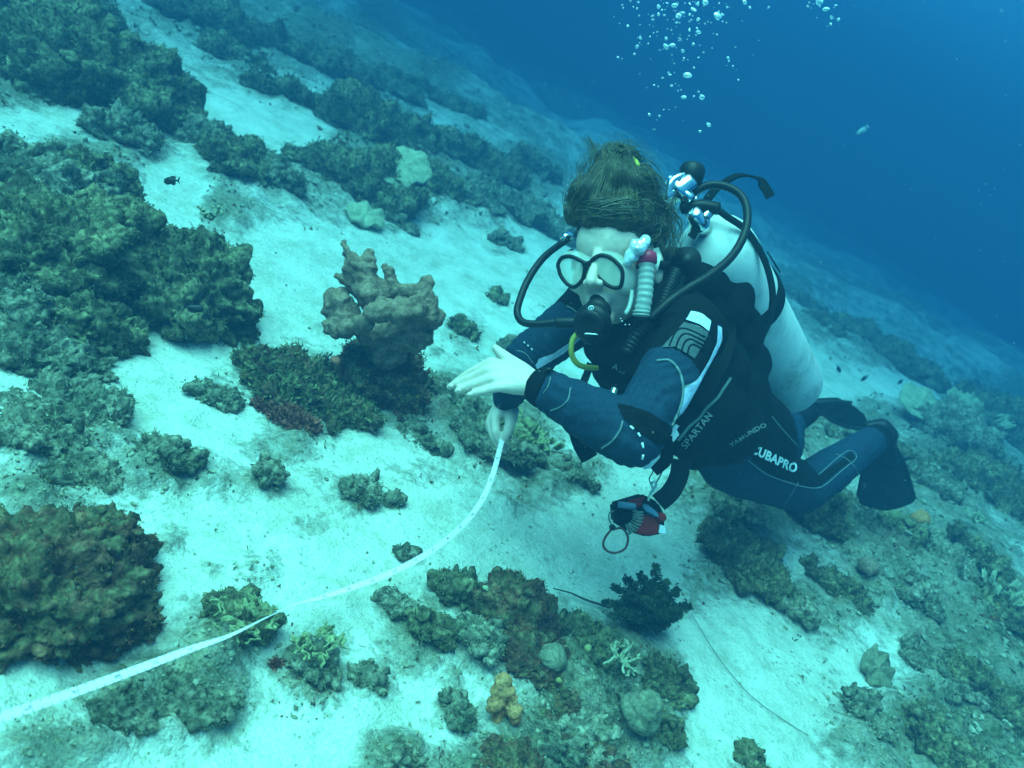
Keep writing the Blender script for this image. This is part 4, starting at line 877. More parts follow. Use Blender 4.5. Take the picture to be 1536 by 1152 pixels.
displace(mp, lambda V: 0.0045 * fbm(V, 75, 4, 2) + .003 * (0.5 - worley(V, 95, 2))); link('mouthpiece', mp, MGEL, snk)
strap('keeper', [(984, 372, 1.39), (987, 384, 1.39), (984, 398, 1.385), (982, 404, 1.385)], .010, MCLR, snk, .002)
tubepx('drain_tube', [(948, 436, 1.372), (946, 452, 1.366), (942, 464, 1.362), (938, 470, 1.360)], .0038, MCLR, snk, 8, 5)
# ------------------------------------------------------------------ fins
MFIN = fabric('black_fin_rubber', (0.012, 0.016, 0.016), 90, 0.35, 0.5); MFIN2 = fabric('dark_green_fin_rubber', (0.022, 0.030, 0.027), 90, 0.3, 0.5)
def fin(label, outline, mat, pocket, ribs, th=.006, mark=None):
    f = empty('swim_fin', px(*pocket[0][:3]), label, 'swim fin', 'fins on the diver feet')
    P = [px(*p) for p in outline]; bm = bmesh.new(); vs = [bm.verts.new(p) for p in P]; bm.faces.new(vs)
    bmesh.ops.triangulate(bm, faces=bm.faces[:]); bmesh.ops.subdivide_edges(bm, edges=bm.edges[:], cuts=2, use_grid_fill=True)
    g = bmesh.ops.solidify(bm, geom=bm.faces[:], thickness=th); me = bpy.data.meshes.new('blade'); bm.to_mesh(me); bm.free(); me.shade_flat(); link('blade', me, mat, f)
    pk = blobs('foot_pocket', chain([(px(*p[:3]), p[3]) for p in pocket]), .004, 3); link('foot_pocket', pk, MRUB, f)
    for rb in ribs: tubepx('rail', rb, .006, mat, f, 8, 6)
    return f
f1 = fin('black swim fin hanging straight down from the bent near leg', [(1312, 668, 2.425), (1322, 655, 2.41), (1336, 660, 2.41), (1344, 676, 2.43), (1356, 700, 2.49), (1368, 726, 2.56), (1373, 746, 2.62), (1366, 753, 2.64), (1348, 760, 2.65), (1330, 764, 2.65), (1308, 761, 2.64), (1290, 754, 2.62), (1286, 744, 2.60), (1288, 722, 2.55), (1297, 695, 2.48)], MFIN,
         [(1303, 641, 2.395, .020), (1322, 642, 2.40, .030), (1334, 652, 2.40, .026), (1332, 668, 2.42, .024)], [[(1340, 664, 2.41), (1358, 700, 2.485), (1371, 745, 2.61)], [(1314, 664, 2.42), (1298, 694, 2.475), (1287, 742, 2.595)]])
tubepx('heel_strap', [(1302, 648, 2.375), (1316, 653, 2.36), (1340, 655, 2.375)], .006, MRUB, f1, 8, 6)
link('drain_mark', npmesh('drain_mark', *ball(px(1328, 757, 2.63), (.008, .004, .010), 2)), MPRINT2, f1)
f2 = fin('dark green swim fin stretched out behind the tank', [(1186, 628, 2.45), (1206, 612, 2.47), (1228, 597, 2.50), (1256, 596, 2.54), (1280, 608, 2.60), (1296, 621, 2.66), (1304, 641, 2.72), (1286, 644, 2.72), (1264, 640, 2.68), (1246, 632, 2.64), (1234, 624, 2.58), (1218, 622, 2.52), (1200, 626, 2.48)], MFIN2,
         [(1180, 629, 2.42, .026), (1196, 625, 2.45, .030), (1214, 614, 2.49, .024)], [[(1204, 620, 2.46), (1228, 616, 2.50), (1246, 630, 2.58), (1270, 640, 2.64), (1300, 643, 2.69)], [(1222, 604, 2.47), (1254, 602, 2.51), (1276, 604, 2.57)]])
# ------------------------------------------------------------------ gear pouch dangling on its clip
pouch = empty('gear_pouch', px(956, 780, 1.42), 'small black and red gear pouch with coiled lanyard dangling below the diver', 'gear pouch')
MREDF = fabric('red_nylon', (0.24, 0.014, 0.012), 200, 0.4); MBLUE = M('blue_grey_plastic', (0.10, 0.17, 0.26), 0.35)
def slab(pts, d, th, mat, name, bev=.004):
    c = [px(u, v, d + dd) for (u, v, dd) in pts]; bm = bmesh.new(); f = bm.faces.new([bm.verts.new(p) for p in c]); bm.normal_update()
    n = f.normal.copy() if f.normal.dot(CF) > 0 else -f.normal; e = bmesh.ops.extrude_face_region(bm, geom=[f]); bmesh.ops.translate(bm, verts=[g for g in e['geom'] if isinstance(g, bmesh.types.BMVert)], vec=n * th)
    bmesh.ops.recalc_face_normals(bm, faces=bm.faces[:]); bmesh.ops.bevel(bm, geom=bm.edges[:], offset=bev, segments=2, affect='EDGES'); me = bpy.data.meshes.new(name); bm.to_mesh(me); bm.free(); return link(name, me, mat, pouch)
slab([(921, 757, 0), (968, 743, 0), (988, 754, .01), (997, 772, .01), (998, 800, .01), (970, 806, 0), (944, 798, 0), (923, 786, 0)], 1.415, .035, MVEST, 'pouch_body')
slab([(940, 752, 0), (968, 745, 0), (962, 760, 0), (944, 762, 0)], 1.412, .02, MREDF, 'red_flap', .002)
slab([(960, 772, 0), (984, 772, 0), (992, 790, 0), (988, 802, 0), (968, 804, 0), (946, 799, 0), (952, 790, 0)], 1.410, .02, MREDF, 'red_panel', .003)
slab([(964, 757, 0), (970, 756, 0), (986, 768, 0), (990, 776, 0), (984, 776, 0), (966, 766, 0)], 1.402, .012, MBLUE, 'side_clip', .002)
slab([(990, 787, 0), (998, 790, 0), (999, 801, 0), (988, 800, 0)], 1.404, .008, MBUCK, 'name_tag', .001)
tubepx('torch', [(928, 757, 1.40), (938, 758, 1.395), (953, 760, 1.395)], .0058, MBLUE, pouch, 12, 4)
link('red_knob', npmesh('red_knob', *ball(px(992, 776, 1.41), (.009, .008, .009), 3)), MREDF, pouch)
MCORD = M('grey_cord', (0.14, 0.16, 0.15), 0.6); MCORDR = M('brown_red_cord', (0.10, 0.03, 0.025), 0.6)
th = np.linspace(0, 2 * math.pi * 13, 300); ax_ = crom(pxs([(957, 766, 1.388), (957, 778, 1.386), (950, 790, 1.386), (940, 795, 1.388)]), 75)[:300]; T_, N_, B_ = frames(ax_); k_ = len(ax_)
link('coiled_lanyard', npmesh('coiled_lanyard', *tube(ax_ + .0085 * (N_ * np.cos(th[:k_])[:, None] + B_ * np.sin(th[:k_])[:, None]), .0013, 5)), MCORD, pouch)
tubepx('wrist_loop', [(918, 793, 1.40), (908, 806, 1.40), (905, 818, 1.40), (912, 827, 1.40), (925, 829, 1.40), (938, 822, 1.40), (942, 808, 1.40), (938, 797, 1.40), (931, 792, 1.40), (920, 794, 1.40)], .0021, MCORDR, pouch, 8, 8)
tubepx('cord', [(920, 792, 1.40), (914, 780, 1.40), (914, 770, 1.40), (921, 766, 1.40)], .0015, MCORD, pouch, 6, 6)
link('cord_toggle', npmesh('cord_toggle', *ball(px(918.5, 791, 1.40), (.006, .005, .006), 2)), MVAL, pouch)
tubepx('steel_clip', [(972, 751, 1.40), (975, 742, 1.395), (980, 734, 1.395), (984, 728, 1.395), (982, 722, 1.395), (977, 726, 1.395), (979, 733, 1.395)], .0022, MCLIP, pouch, 8, 6)
tubepx('tether', [(983, 726, 1.395), (989, 716, 1.39), (994, 706, 1.385), (998, 698, 1.38)], .0014, MCORD, pouch, 6, 6)
tubepx('tether', [(976, 726, 1.395), (974, 718, 1.39), (978, 710, 1.385), (980, 704, 1.38)], .0012, MCORD, pouch, 6, 6)
# ------------------------------------------------------------------ tape measure
MTAPE = M('white_tape', (0.78, 0.76, 0.74), 0.5); n = NT(MTAPE); uvx = n.n('UVMap'); sp = n.n('SeparateXYZ'); n.l(uvx.outputs[0], sp.inputs[0])
s1 = n.math('FRACT', n.math('MULTIPLY', sp.outputs[0], 100)); tick = n.math('MULTIPLY', n.math('LESS_THAN', s1, 0.14), n.math('GREATER_THAN', n.math('ABSOLUTE', n.math('SUBTRACT', sp.outputs[1], 0.5)), 0.27))
s2 = n.math('FRACT', n.math('MULTIPLY', sp.outputs[0], 20)); num = n.math('MULTIPLY', n.math('LESS_THAN', s2, 0.16), n.math('LESS_THAN', n.math('ABSOLUTE', n.math('SUBTRACT', sp.outputs[1], 0.5)), 0.22))
num = n.math('MULTIPLY', num, n.math('GREATER_THAN', n.noise(420, 1), 0.46))
n.base(n.mix(n.math('MULTIPLY', n.math('MAXIMUM', tick, num), 0.68), (0.92, 0.74, 0.76), (0.10, 0.07, 0.09)))
TP = [(757, 652, 1.700, 0), (752, 664, 1.695, 0), (746, 688, 1.685, 10), (738, 715, 1.665, 10), (724, 748, 1.625, 5), (702, 779, 1.575, 0), (670, 809, 1.50, 0), (630, 837, 1.43, 5), (580, 862, 1.37, 15), (530, 881, 1.315, 30), (480, 897, 1.26, 55), (440, 908, 1.215, 75), (400, 926, 1.165, 82), (345, 953, 1.105, 66), (285, 974, 1.05, 40), (200, 1006, .985, 20), (100, 1042, .92, 10), (0, 1076, .865, 5), (-90, 1104, .82, 0), (-220, 1140, .78, 0), (-380, 1180, .74, 0)]
Q = crom([(*px(u, v, d), a) for u, v, d, a in TP], 12); P = Q[:, :3]; Tn = np.gradient(P, axis=0); Tn /= np.linalg.norm(Tn, axis=1, keepdims=True); N0 = A3(CAM) - P; N0 -= Tn * (N0 * Tn).sum(1, keepdims=True); N0 /= np.linalg.norm(N0, axis=1, keepdims=True); Bn = np.cross(Tn, N0); an = np.radians(Q[:, 3])[:, None]
L = np.concatenate([[0], np.cumsum(np.linalg.norm(np.diff(P, axis=0), axis=1))]); V, F = ribbon(P, .0112, N0 * np.cos(an) + Bn * np.sin(an), .0006)
link_ = link('measuring_tape', npmesh('measuring_tape', V, F, smooth=False, uv=np.stack([np.repeat(L, 4), np.tile([0, 1, 1, 0], len(P))], -1)), MTAPE)
tag(link_, 'white fibreglass measuring tape running from the diver hand low across the sand', 'tape measure')
# ------------------------------------------------------------------ single corals and small life
def at(u, v, dz=0.0):
    c = gnd(u, v); return Vector((c.x, c.y, GZ(c.x, c.y) + dz))
def coral_mat(name, a, b, sc=35, bump=.6, dist=.006):
    m = M(name, rough=0.9, spec=0.1); n = NT(m); n.base(n.mix(1.0, n.ramp(n.noise(sc, 4, rough=0.65), [(0.32, a), (0.66, b)]), n.ramp(n.noise(sc * 5, 3), [(0.3, .65), (0.7, 1.25)]), 'MULTIPLY'))
    n.bump(n.math('ADD', n.noise(sc * 4, 4, rough=.7), n.math('MULTIPLY', n.voro(sc * 3.5), .5)), bump, dist); return m
MTAN = coral_mat('tan_finger_coral', (0.14, 0.082, 0.055), (0.36, 0.22, 0.15)); MPALE = coral_mat('pale_coral', (0.28, 0.29, 0.18), (0.45, 0.45, 0.29)); MGRN = coral_mat('green_leafy_coral', (0.16, 0.17, 0.08), (0.36, 0.36, 0.18))
MORA = coral_mat('orange_sponge', (0.42, 0.17, 0.06), (0.58, 0.28, 0.12)); MREDA = coral_mat('red_algae', (0.20, 0.06, 0.04), (0.40, 0.13, 0.08)); MDOME = coral_mat('dome_coral', (0.13, 0.13, 0.08), (0.28, 0.26, 0.17))
MBUSH = turf_mat('feather_bush', (0.018, 0.026, 0.016), (0.05, 0.07, 0.04), (0.12, 0.15, 0.09))
# finger coral colony with its tall stubby branch
fb = at(545, 590); fd = gdep(545, 590); col = empty('finger_coral', fb, 'tan lobed finger coral colony with one tall stubby branch on a dark rock', 'coral')
def fp(u, v, dz=0): return px(u, v, fd - .06 + dz)
fparts = []
for (u, v, dz, r) in [(515, 478, 0, 24), (508, 456, .02, 18), (502, 490, -.02, 17), (535, 491, -.03, 12), (548, 484, -.05, 14), (575, 464, -.06, 17), (560, 500, .03, 24), (605, 470, -.06, 20), (620, 461, -.06, 15), (600, 500, .03, 30), (636, 450, 0, 21), (641, 474, .02, 21), (612, 440, .03, 18), (590, 440, .04, 17), (565, 440, .04, 20), (622, 500, .04, 27), (640, 430, .03, 11), (580, 520, .06, 30)]:
    fparts.append(ball(fp(u, v, dz), r * fd / FP, 3))
for ch in ([(560, 445, .02, 22), (545, 415, .02, 18), (530, 400, .02, 17), (522, 380, .02, 12), (517, 366, .02, 9.5)], [(545, 415, .02, 17), (552, 392, .02, 12), (553, 381, .02, 8)], [(548, 440, .03, 10), (525, 425, .03, 7), (508, 412, .03, 4.5)], [(590, 430, .03, 12), (584, 410, .03, 7), (580, 398, .03, 5)], [(586, 412, .03, 5), (588, 400, .035, 3.5)], [(505, 450, .02, 18), (503, 460, 0, 20)], [(610, 470, -.07, 14), (622, 465, -.07, 12)], [(522, 492, -.05, 9), (550, 484, -.06, 11)], [(575, 470, -.07, 14), (562, 466, -.075, 10)]):
    fparts += chain([(fp(u, v, dz), r * fd / FP) for u, v, dz, r in ch])
fm = blobs('lobes', fparts, .0048, 2); displace(fm, lambda V: .020 * fbm(V, 20, 2, 4, .6) + .012 * (.5 - worley(V, 38, 3)) + .005 * fbm(V, 90, 4, 2)); link('lobes', fm, MTAN, col)
reef_head('coral_rock', 'dark weedy rock carrying the finger coral colony', 'coral rock', gnd(578, 575), (.135, .12), .14, MRED, 301, 6, .3, 0, 1800, .012, .0020, MTURFR, k1=11, k2=28)
reef_head('coral_rock', 'weedy green rock left of the finger coral with red algae below it', 'coral rock', gnd(465, 580), (.16, .10), .05, MRED, 307, 6, .3, 0, 1800, .014, .0022, MTURF, k1=12, k2=30)
# red algae clumps
def clump(u, v, rp, mat, label, cat, seed, n=420, ln=9, hz=.35, group=None):
    c = at(u, v); r = pr(u, v, rp); V, F = ICO[3]; P = V * np.array([r, r, r * hz]); g = np.random.default_rng(seed); P = P * (1 + .4 * fbm(V, 2, seed, 2))[:, None]; k = r / rp
    e = empty('algae_clump', c, label, cat, group); N = V.copy(); up = np.where(V[:, 2] > -.1)[0]
    link('core', npmesh('core', P * .8 + A3(c), F), mat, e); TV, TF = tufts(P[up] * .9 + A3(c), N[up], n, ln * k, ln * .22 * k, seed); t = link('fronds', npmesh('fronds', TV, TF, smooth=False), mat, e); t['kind'] = 'stuff'; return e
clump(430, 612, 26, MREDA, 'rust red algae clump nearest the finger coral', 'algae', 1); clump(455, 632, 24, MREDA, 'rust red algae clump trailing onto the white sand', 'algae', 2, 340); clump(405, 598, 18, MREDA, 'small rust red algae tuft beside the green weedy rock', 'algae', 3, 250)
s_ = at(500, 545, .09); clump(1000, 640, 20, MREDA, 'faint reddish algae patch behind the diver elbow', 'algae', 5, 200); clump(420, 985, 5, MREDA, 'tiny red algae tip on the knobbly rock', 'algae', 6, 60)
e_ = link('red_sponge', npmesh('red_sponge', *ball(px(503, 541, gdep(503, 560) - .16), (.012, .010, .007), 3)), MREDA); displace(e_.data, lambda V: .006 * fbm(V, 70, 1, 3)); tag(e_, 'bright red sponge spot under the finger coral', 'sponge')
# feather bush
def bush():
    b0 = at(968, 945); k = gdep(968, 945) / FP; e = empty('soft_coral', b0, 'dark feathery soft coral bush with fir like branches on sand', 'soft coral'); g = np.random.default_rng(8); Ps, Ns, stems = [], [], []
    for i, (u, v, dd) in enumerate([(905, 905, -.02), (920, 880, .0), (938, 868, .02), (960, 862, .03), (983, 849, .02), (1000, 872, .04), (1016, 885, .03), (1034, 910, .02), (1020, 922, -.03), (995, 925, -.06), (940, 925, -.06), (968, 900, -.06), (990, 895, -.03), (945, 895, -.03), (915, 925, -.05), (975, 875, -.01)]):
        tip = px(u, v, gdep(968, 945) - .03 + dd); pts = np.array([A3(b0.lerp(tip, t) + Vector((0, 0, .018 * math.sin(t * 3.1)))) for t in np.linspace(0, 1, 26)]); stems.append(tube(pts, np.linspace(.004, .0012, 26), 6))
        T_, N_, B_ = frames(pts)
        for j in range(3, 26):
            f = j / 25; rr = (17 * (1 - f) ** .8 + 2.5) * k * g.uniform(.8, 1.2)
            for a in g.uniform(0, 6.28, 9):
                d = N_[j] * math.cos(a) + B_[j] * math.sin(a) + T_[j] * .55; Ps.append((pts[j], d / np.linalg.norm(d), rr))
    link('stems', npmesh('stems', *merge(stems)), MBUSH, e); parts = []
    for (p, d, rr) in Ps:
        t = np.linspace(0, 1, 4)[:, None]; q = p + d * rr * t + np.array([0, 0, .15]) * rr * t ** 2; parts.append(tube(q, [rr * .05, rr * .12, rr * .10, rr * .03], 3, False))
    parts2 = merge(parts); o = link('fronds', npmesh('fronds', *parts2), MBUSH, e); o['kind'] = 'stuff'
    A = np.array([p + d * rr * .8 for p, d, rr in Ps]); Dn = np.array([d for _, d, _ in Ps]); TV, TF = tufts(A, Dn, 5200, 4.2 * k, .9 * k, 3, .7); o = link('polyps', npmesh('polyps', TV, TF, smooth=False), MBUSH, e); o['kind'] = 'stuff'
bush()
# branching corals
def branching(name, u, v, rp, mat, label, seed, n=9, thick=3.0, lift=.5, dz=0.0):
    c = at(u, v, dz); k = gdep(u, v) / FP; g = np.random.default_rng(seed); parts = []; e = empty(name, c, label, 'coral')
    def grow(p, d, L, r, lev):
        m = 7; pts = [p]; dd = d.copy()
        for i in range(m):
            dd = dd + g.normal(0, .22, 3); dd /= np.linalg.norm(dd); pts.append(pts[-1] + dd * L / m)
        parts.append(tube(np.array(pts), np.linspace(r, r * .72, m + 1), 7))
        if lev:
            for s in range(2):
                q = dd + g.normal(0, .75, 3); q[2] = q[2] * .6 + .15; grow(pts[-1 - s * 2], q / np.linalg.norm(q), L * .62, r * .82, lev - 1)
    for i in range(n):
        a = i / n * 6.283 + g.uniform(-.3, .3); d = np.array([math.cos(a), math.sin(a), lift + g.uniform(-.1, .3)]); d /= np.linalg.norm(d); grow(A3(c), d, rp * k * .6, thick * k, 2)
    V, F = merge(parts); link('branches', npmesh('branches', V, F), mat, e)
branching('branching_coral', 912, 1018, 36, MPALE, 'pale green branching coral with blunt fingers on the low reef patch', 4, 9, 2.9, .45, .045)
branching('branching_coral', 1440, 805, 22, MPALE, 'tiny pale branching coral on the right rubble slope', 6, 6, 2.2, .7, .03)
branching('branching_coral', 285, 425, 24, MPALE, 'pale finger coral sprig on the face of the bulging coral head', 7, 5, 3.0, .8, .20)
# leafy corals: upright wavy plates
def leafy(u, v, rp, mat, label, seed, n=26, hp=16, dz=0.0, cat='coral'):
    c = at(u, v, dz); k = gdep(u, v) / FP; g = np.random.default_rng(seed); e = empty('leafy_coral', c, label, cat)
    for i in range(n):
        a = g.uniform(0, 6.283); rr = rp * k * math.sqrt(g.uniform(0, 1)); o = A3(c) + np.array([rr * math.cos(a), rr * math.sin(a), -.004]); w_ = g.uniform(8, 17) * k; th = a + g.normal(0, .7)
        lean = np.array([math.cos(a), math.sin(a), 0]) * g.uniform(.1, .8); t = np.linspace(-1, 1, 9); tang = np.array([-math.sin(th), math.cos(th), 0]); side = np.array([math.cos(th), math.sin(th), 0])
        base = o + tang * (t * w_ * .6)[:, None] + side * (.35 * w_ * t ** 2)[:, None]; hh = hp * k * g.uniform(.5, 1.1) * (1 - .45 * t ** 2) * (1 + .25 * np.sin(t * 7 + i)); top = base + (np.array([0, 0, 1]) + lean) * hh[:, None] + tang * (t * w_ * .5)[:, None] + side * (np.sin(t * 6 + i) * w_ * .18)[:, None]
        mid = (base + top) / 2 + side * (np.sin(t * 6 + i) * w_ * .05)[:, None]; q = side * 1.3 * k; V = np.vstack([base + q, mid + q, top + q * .7, top - q * .7, mid - q, base - q]); m = 9; F = []
        for r_ in range(5):
            for s in range(m - 1): F.append([r_ * m + s, r_ * m + s + 1, (r_ + 1) * m + s + 1, (r_ + 1) * m + s])
        link('plate', npmesh('plate', V, np.array(F)), mat, e)
leafy(790, 655, 46, MGRN, 'green leafy coral clump behind the hand that holds the tape', 5, 34, 15, .02)
leafy(1490, 925, 40, MPALE, 'yellowish leafy coral in the dark hollow rock', 6, 20, 20, .045)
leafy(1440, 650, 42, MPALE, 'pale plate corals along the top of the craggy reef rock', 7, 18, 15, .15)
leafy(1330, 790, 30, MGRN, 'small flaky coral on the rubble beyond the knee', 8, 14, 10, .01); leafy(470, 985, 34, MGRN, 'frilly tan lobes on the knobbly rock', 10, 22, 9, .03); leafy(350, 955, 44, MGRN, 'frilly brown coral on the rock under the tape', 12, 24, 8, .035)
# table coral
def plate_coral(u, v, rp, dz, mat, label, seed, tilt=(0, 0)):
    c = at(u, v); k = gdep(u, v) / FP; e = empty('table_coral', c, label, 'coral'); a = np.linspace(0, 6.283, 49)[:-1]; P = []
    for z, f in ((0, .0), (.0, .5), (.002, .97), (-.004, 1.0), (-.014, .9), (-.03, .35), (-.10, .14)):
        R = rp * k * f * (1 + .06 * np.sin(a * 5 + seed) * f + .05 * np.sin(a * 8 + 2) * f + .035 * np.sin(a * 19)); P.append(np.stack([R * np.cos(a), R * np.sin(a), z + tilt[0] * R * np.cos(a) + tilt[1] * R * np.sin(a) + .010 * np.sin(a * 7) * f], -1))
    V = np.vstack(P) + A3(c) + np.array([0, 0, dz]); I = np.arange(7 * 48).reshape(7, 48); J2 = np.roll(I, -1, 1); link('plate', npmesh('plate', V, np.stack([I[:-1], J2[:-1], J2[1:], I[1:]], -1).reshape(-1, 4)[:, ::-1]), mat, e)
plate_coral(582, 300, 42, .16, MPALE, 'pale lobed table coral on the dark coral mound', 1, (.1, .55))
plate_coral(1362, 625, 32, .12, MPALE, 'pale round table coral above the foot of the bent leg', 2, (.1, .5))
plate_coral(545, 330, 30, .03, MPALE, 'flat pale coral plate on the sand before the table coral mound', 3, (0, .25))
# domes
def dome(name, u, v, rp, mat, label, cat, prof, seed, dz=0.0, amp=.004, asp=1.0):
    c = at(u, v, dz); k = rp * gdep(u, v) / FP; e = link(name, npmesh(name, *lathe([(z * k, max(r, .002) * k) for z, r in prof], c, (0, 0, 1), 40)), mat); V, N = mesh_np(e.data); V[:, 0] = c.x + (V[:, 0] - c.x) * asp; e.data.vertices.foreach_set('co', V.astype(np.float32).ravel())
    displace(e.data, lambda V: amp * fbm(V, 45, seed, 3) + amp * .7 * (.5 - worley(V, 80, seed))); tag(e, label, cat); return e
dome('dome_coral', 945, 1092, 34, MDOME, 'stacked beehive dome coral beside the branching coral', 'coral', [(-.3, .98), (.0, 1.0), (.22, .94), (.30, .80), (.36, .80), (.52, .78), (.62, .62), (.70, .60), (.86, .56), (1.0, .36), (1.08, .0)], 2, .03, .007)
dome('dome_coral', 822, 998, 24, MDOME, 'smooth grey dome coral on the maroon rock', 'coral', [(-.3, 1.0), (.0, 1.0), (.3, .92), (.5, .7), (.6, .4), (.64, .0)], 5, .022, .007)
plate_coral(1312, 1008, 27, .030, MDOME, 'round green disc coral lying tilted in white sand', 5, (-.1, .55))
dome('round_sponge', 1290, 866, 16, coral_mat('pink_sponge', (.22, .15, .10), (.32, .22, .16)), 'pinkish round sponge on the weedy boulder', 'sponge', [(-.4, .9), (0, 1), (.4, .9), (.8, .6), (.95, .0)], 8, .022, .012)
dome('round_sponge', 1367, 795, 14, MORA, 'small orange round sponge on the rubble past the hanging fin', 'sponge', [(-.4, .9), (0, 1), (.5, .85), (.8, .5), (.9, .0)], 9, .012, .012)
dome('round_sponge', 861, 1003, 5.5, M('yellow_sponge', (.30, .27, .11), .8), 'small yellow button sponge near the branching coral', 'sponge', [(-.4, .9), (0, 1), (.5, .85), (.8, .5), (.9, .0)], 10, .035, .004)
dome('round_sponge', 832, 1030, 6, M('mustard_sponge', (.32, .26, .09), .8), 'mustard yellow sponge knob beside the smooth dome coral', 'sponge', [(-.4, .9), (0, 1), (.5, .85), (.9, .5), (1.1, .0)], 11, .022, .004)
# orange sponge: a few fused lobes
so_ = at(755, 1052, .02); k = gdep(755, 1052) / FP
sp_ = blobs('orange_sponge', [ball(px(u, v, gdep(755, 1052) - .03 + dz), r * k, 3) for (u, v, dz, r) in [(755, 1024, 0, 13), (760, 1038, 0, 12), (744, 1055, 0, 13), (738, 1063, 0, 9), (770, 1050, 0, 8), (770, 1068, 0, 12), (772, 1080, 0, 9), (748, 1040, .0, 11), (744, 1078, .01, 9), (756, 1060, .02, 14)]], .0022, 2)
displace(sp_, lambda V: .008 * fbm(V, 60, 2, 4, .65)); tag(link('orange_sponge', sp_, MORA), 'orange lobed sponge lying against white sand below the reef patch', 'sponge')
MTWIG = M('dark_twig', (0.05, 0.045, 0.03), 0.9)
# sea cucumber with a yellow sea squirt, stick, line, shell
c0, c1 = at(737, 868, .012), at(783, 862, .012); P = crom([A3(c0), A3(c0.lerp(c1, .5)) + np.array([0, 0, .004]), A3(c1)], 8); k = gdep(760, 865) / FP
cu = link('sea_cucumber', npmesh('sea_cucumber', *tube(P, 6.5 * k * np.sin(np.linspace(.35, 2.8, len(P))), 14)), coral_mat('pale_sea_cucumber', (.35, .36, .30), (.5, .5, .42))); displace(cu.data, lambda V: .0025 * fbm(V, 90, 2, 2)); tag(cu, 'pale sea cucumber lying on the sand beside the mossy brown rock', 'sea cucumber')
dome('sea_squirt', 756, 858, 9, M('lime_yellow', (.34, .36, .10), .6), 'lime yellow sea squirt beside the sea cucumber', 'sea squirt', [(-.2, .8), (.2, 1), (.6, .85), (.8, .5), (.7, .2), (.6, .0)], 4, .008, .001)
P = crom([A3(at(832, 879, .01)), A3(at(855, 890, .012)), A3(at(880, 900, .01)), A3(at(912, 915, .012))], 6); tag(link('twig', npmesh('twig', *tube(P, np.linspace(.0012, .0028, len(P)), 7)), MTWIG), 'thin brown twig lying on the sand toward the feather bush', 'twig')
P = crom([A3(at(u, v, .006)) for u, v in ((1038, 920), (1052, 946), (1068, 970), (1095, 1005), (1130, 1040), (1170, 1070), (1215, 1100))], 8); tag(link('fishing_line', npmesh('fishing_line', *tube(P, .0007, 5)), MTWIG), 'thin dark fishing line across the bare sand hollow', 'fishing line')
sh = link('shell', npmesh('shell', *ball(at(717, 905, .045), (.009, .006, .005), 2)), MPALE); displace(sh.data, lambda V: .0015 * fbm(V, 120, 2, 2)); tag(sh, 'white shell piece on the mossy brown rock', 'shell')
# ------------------------------------------------------------------ fish
MFISH = M('dark_fish', (0.012, 0.016, 0.022), 0.5); MFISHP = M('pale_fish', (0.35, 0.42, 0.42), 0.4)
def fish(u, v, d, L, ang, mat, label, group=None, yaw=.35, hgt=.42):
    c = px(u, v, d); x = camdir(math.cos(ang), -math.sin(ang), yaw); R = rotm(CF, x); R = np.stack([A3(x), np.cross(A3(CF), A3(x)), A3(CF)], -1); e = empty('reef_fish', c, label, 'fish', group)
    t = np.linspace(0, 1, 13); h = hgt * L * .5 * np.sin(np.pi * np.clip(t, .03, .97) ** .75) ** .8 * (1 - .35 * t) + .02 * L; w_ = h * .45; a = np.arange(12) / 12 * 6.283
    V = np.vstack([np.stack([np.full(12, L * (.5 - tt * .82)), hh * np.sin(a), ww * np.cos(a)], -1) for tt, hh, ww in zip(t, h, w_)]) @ R.T + A3(c); I = np.arange(13 * 12).reshape(13, 12); J2 = np.roll(I, -1, 1)
    link('body', npmesh('body', V, [np.stack([I[:-1], J2[:-1], J2[1:], I[1:]], -1).reshape(-1, 4), I[:1, ::-1], I[-1:]]), mat, e)
    def finp(pts, name):
        P = np.array([(p[0] * L, p[1] * L, 0) for p in pts]); n_ = len(P); q = np.vstack([P + [0, 0, .006 * L], P - [0, 0, .006 * L]]) @ R.T + A3(c); o = np.arange(n_); s = np.roll(o, -1); link(name, npmesh(name, q, [np.array([o]), np.array([o[::-1] + n_]), np.stack([o, s, s + n_, o + n_], -1)], smooth=False), mat, e)
    finp([(-.28, 0), (-.50, .20), (-.44, 0), (-.50, -.20)], 'tail'); finp([(.2, hgt * .42), (.05, hgt * .62), (-.25, hgt * .50), (-.22, hgt * .2)], 'dorsal_fin'); finp([(.05, -hgt * .42), (-.1, -hgt * .62), (-.26, -hgt * .45), (-.22, -hgt * .2)], 'anal_fin')
fish(258, 271, 1.45, .036, 3.2, MFISH, 'small black damselfish hovering over a white gap in the reef'); fish(290, 462, 1.30, .032, .15, MFISH, 'small black damselfish against the bulging coral head')
for (u, v, L, a) in [(1258, 553, .05, 1.0), (1297, 567, .045, 2.4), (1350, 573, .045, -.6), (1388, 565, .055, 3.1), (1366, 640, .03, .5)]: fish(u, v, 4.2, L, a, MFISH, 'tiny dark fish hovering over far sand behind the swim fins', 'tiny fish over the far sand')
fish(1294, 195, 4.5, .075, 2.5, MFISHP, 'pale small fish alone in the blue open water', None, .2, .34)
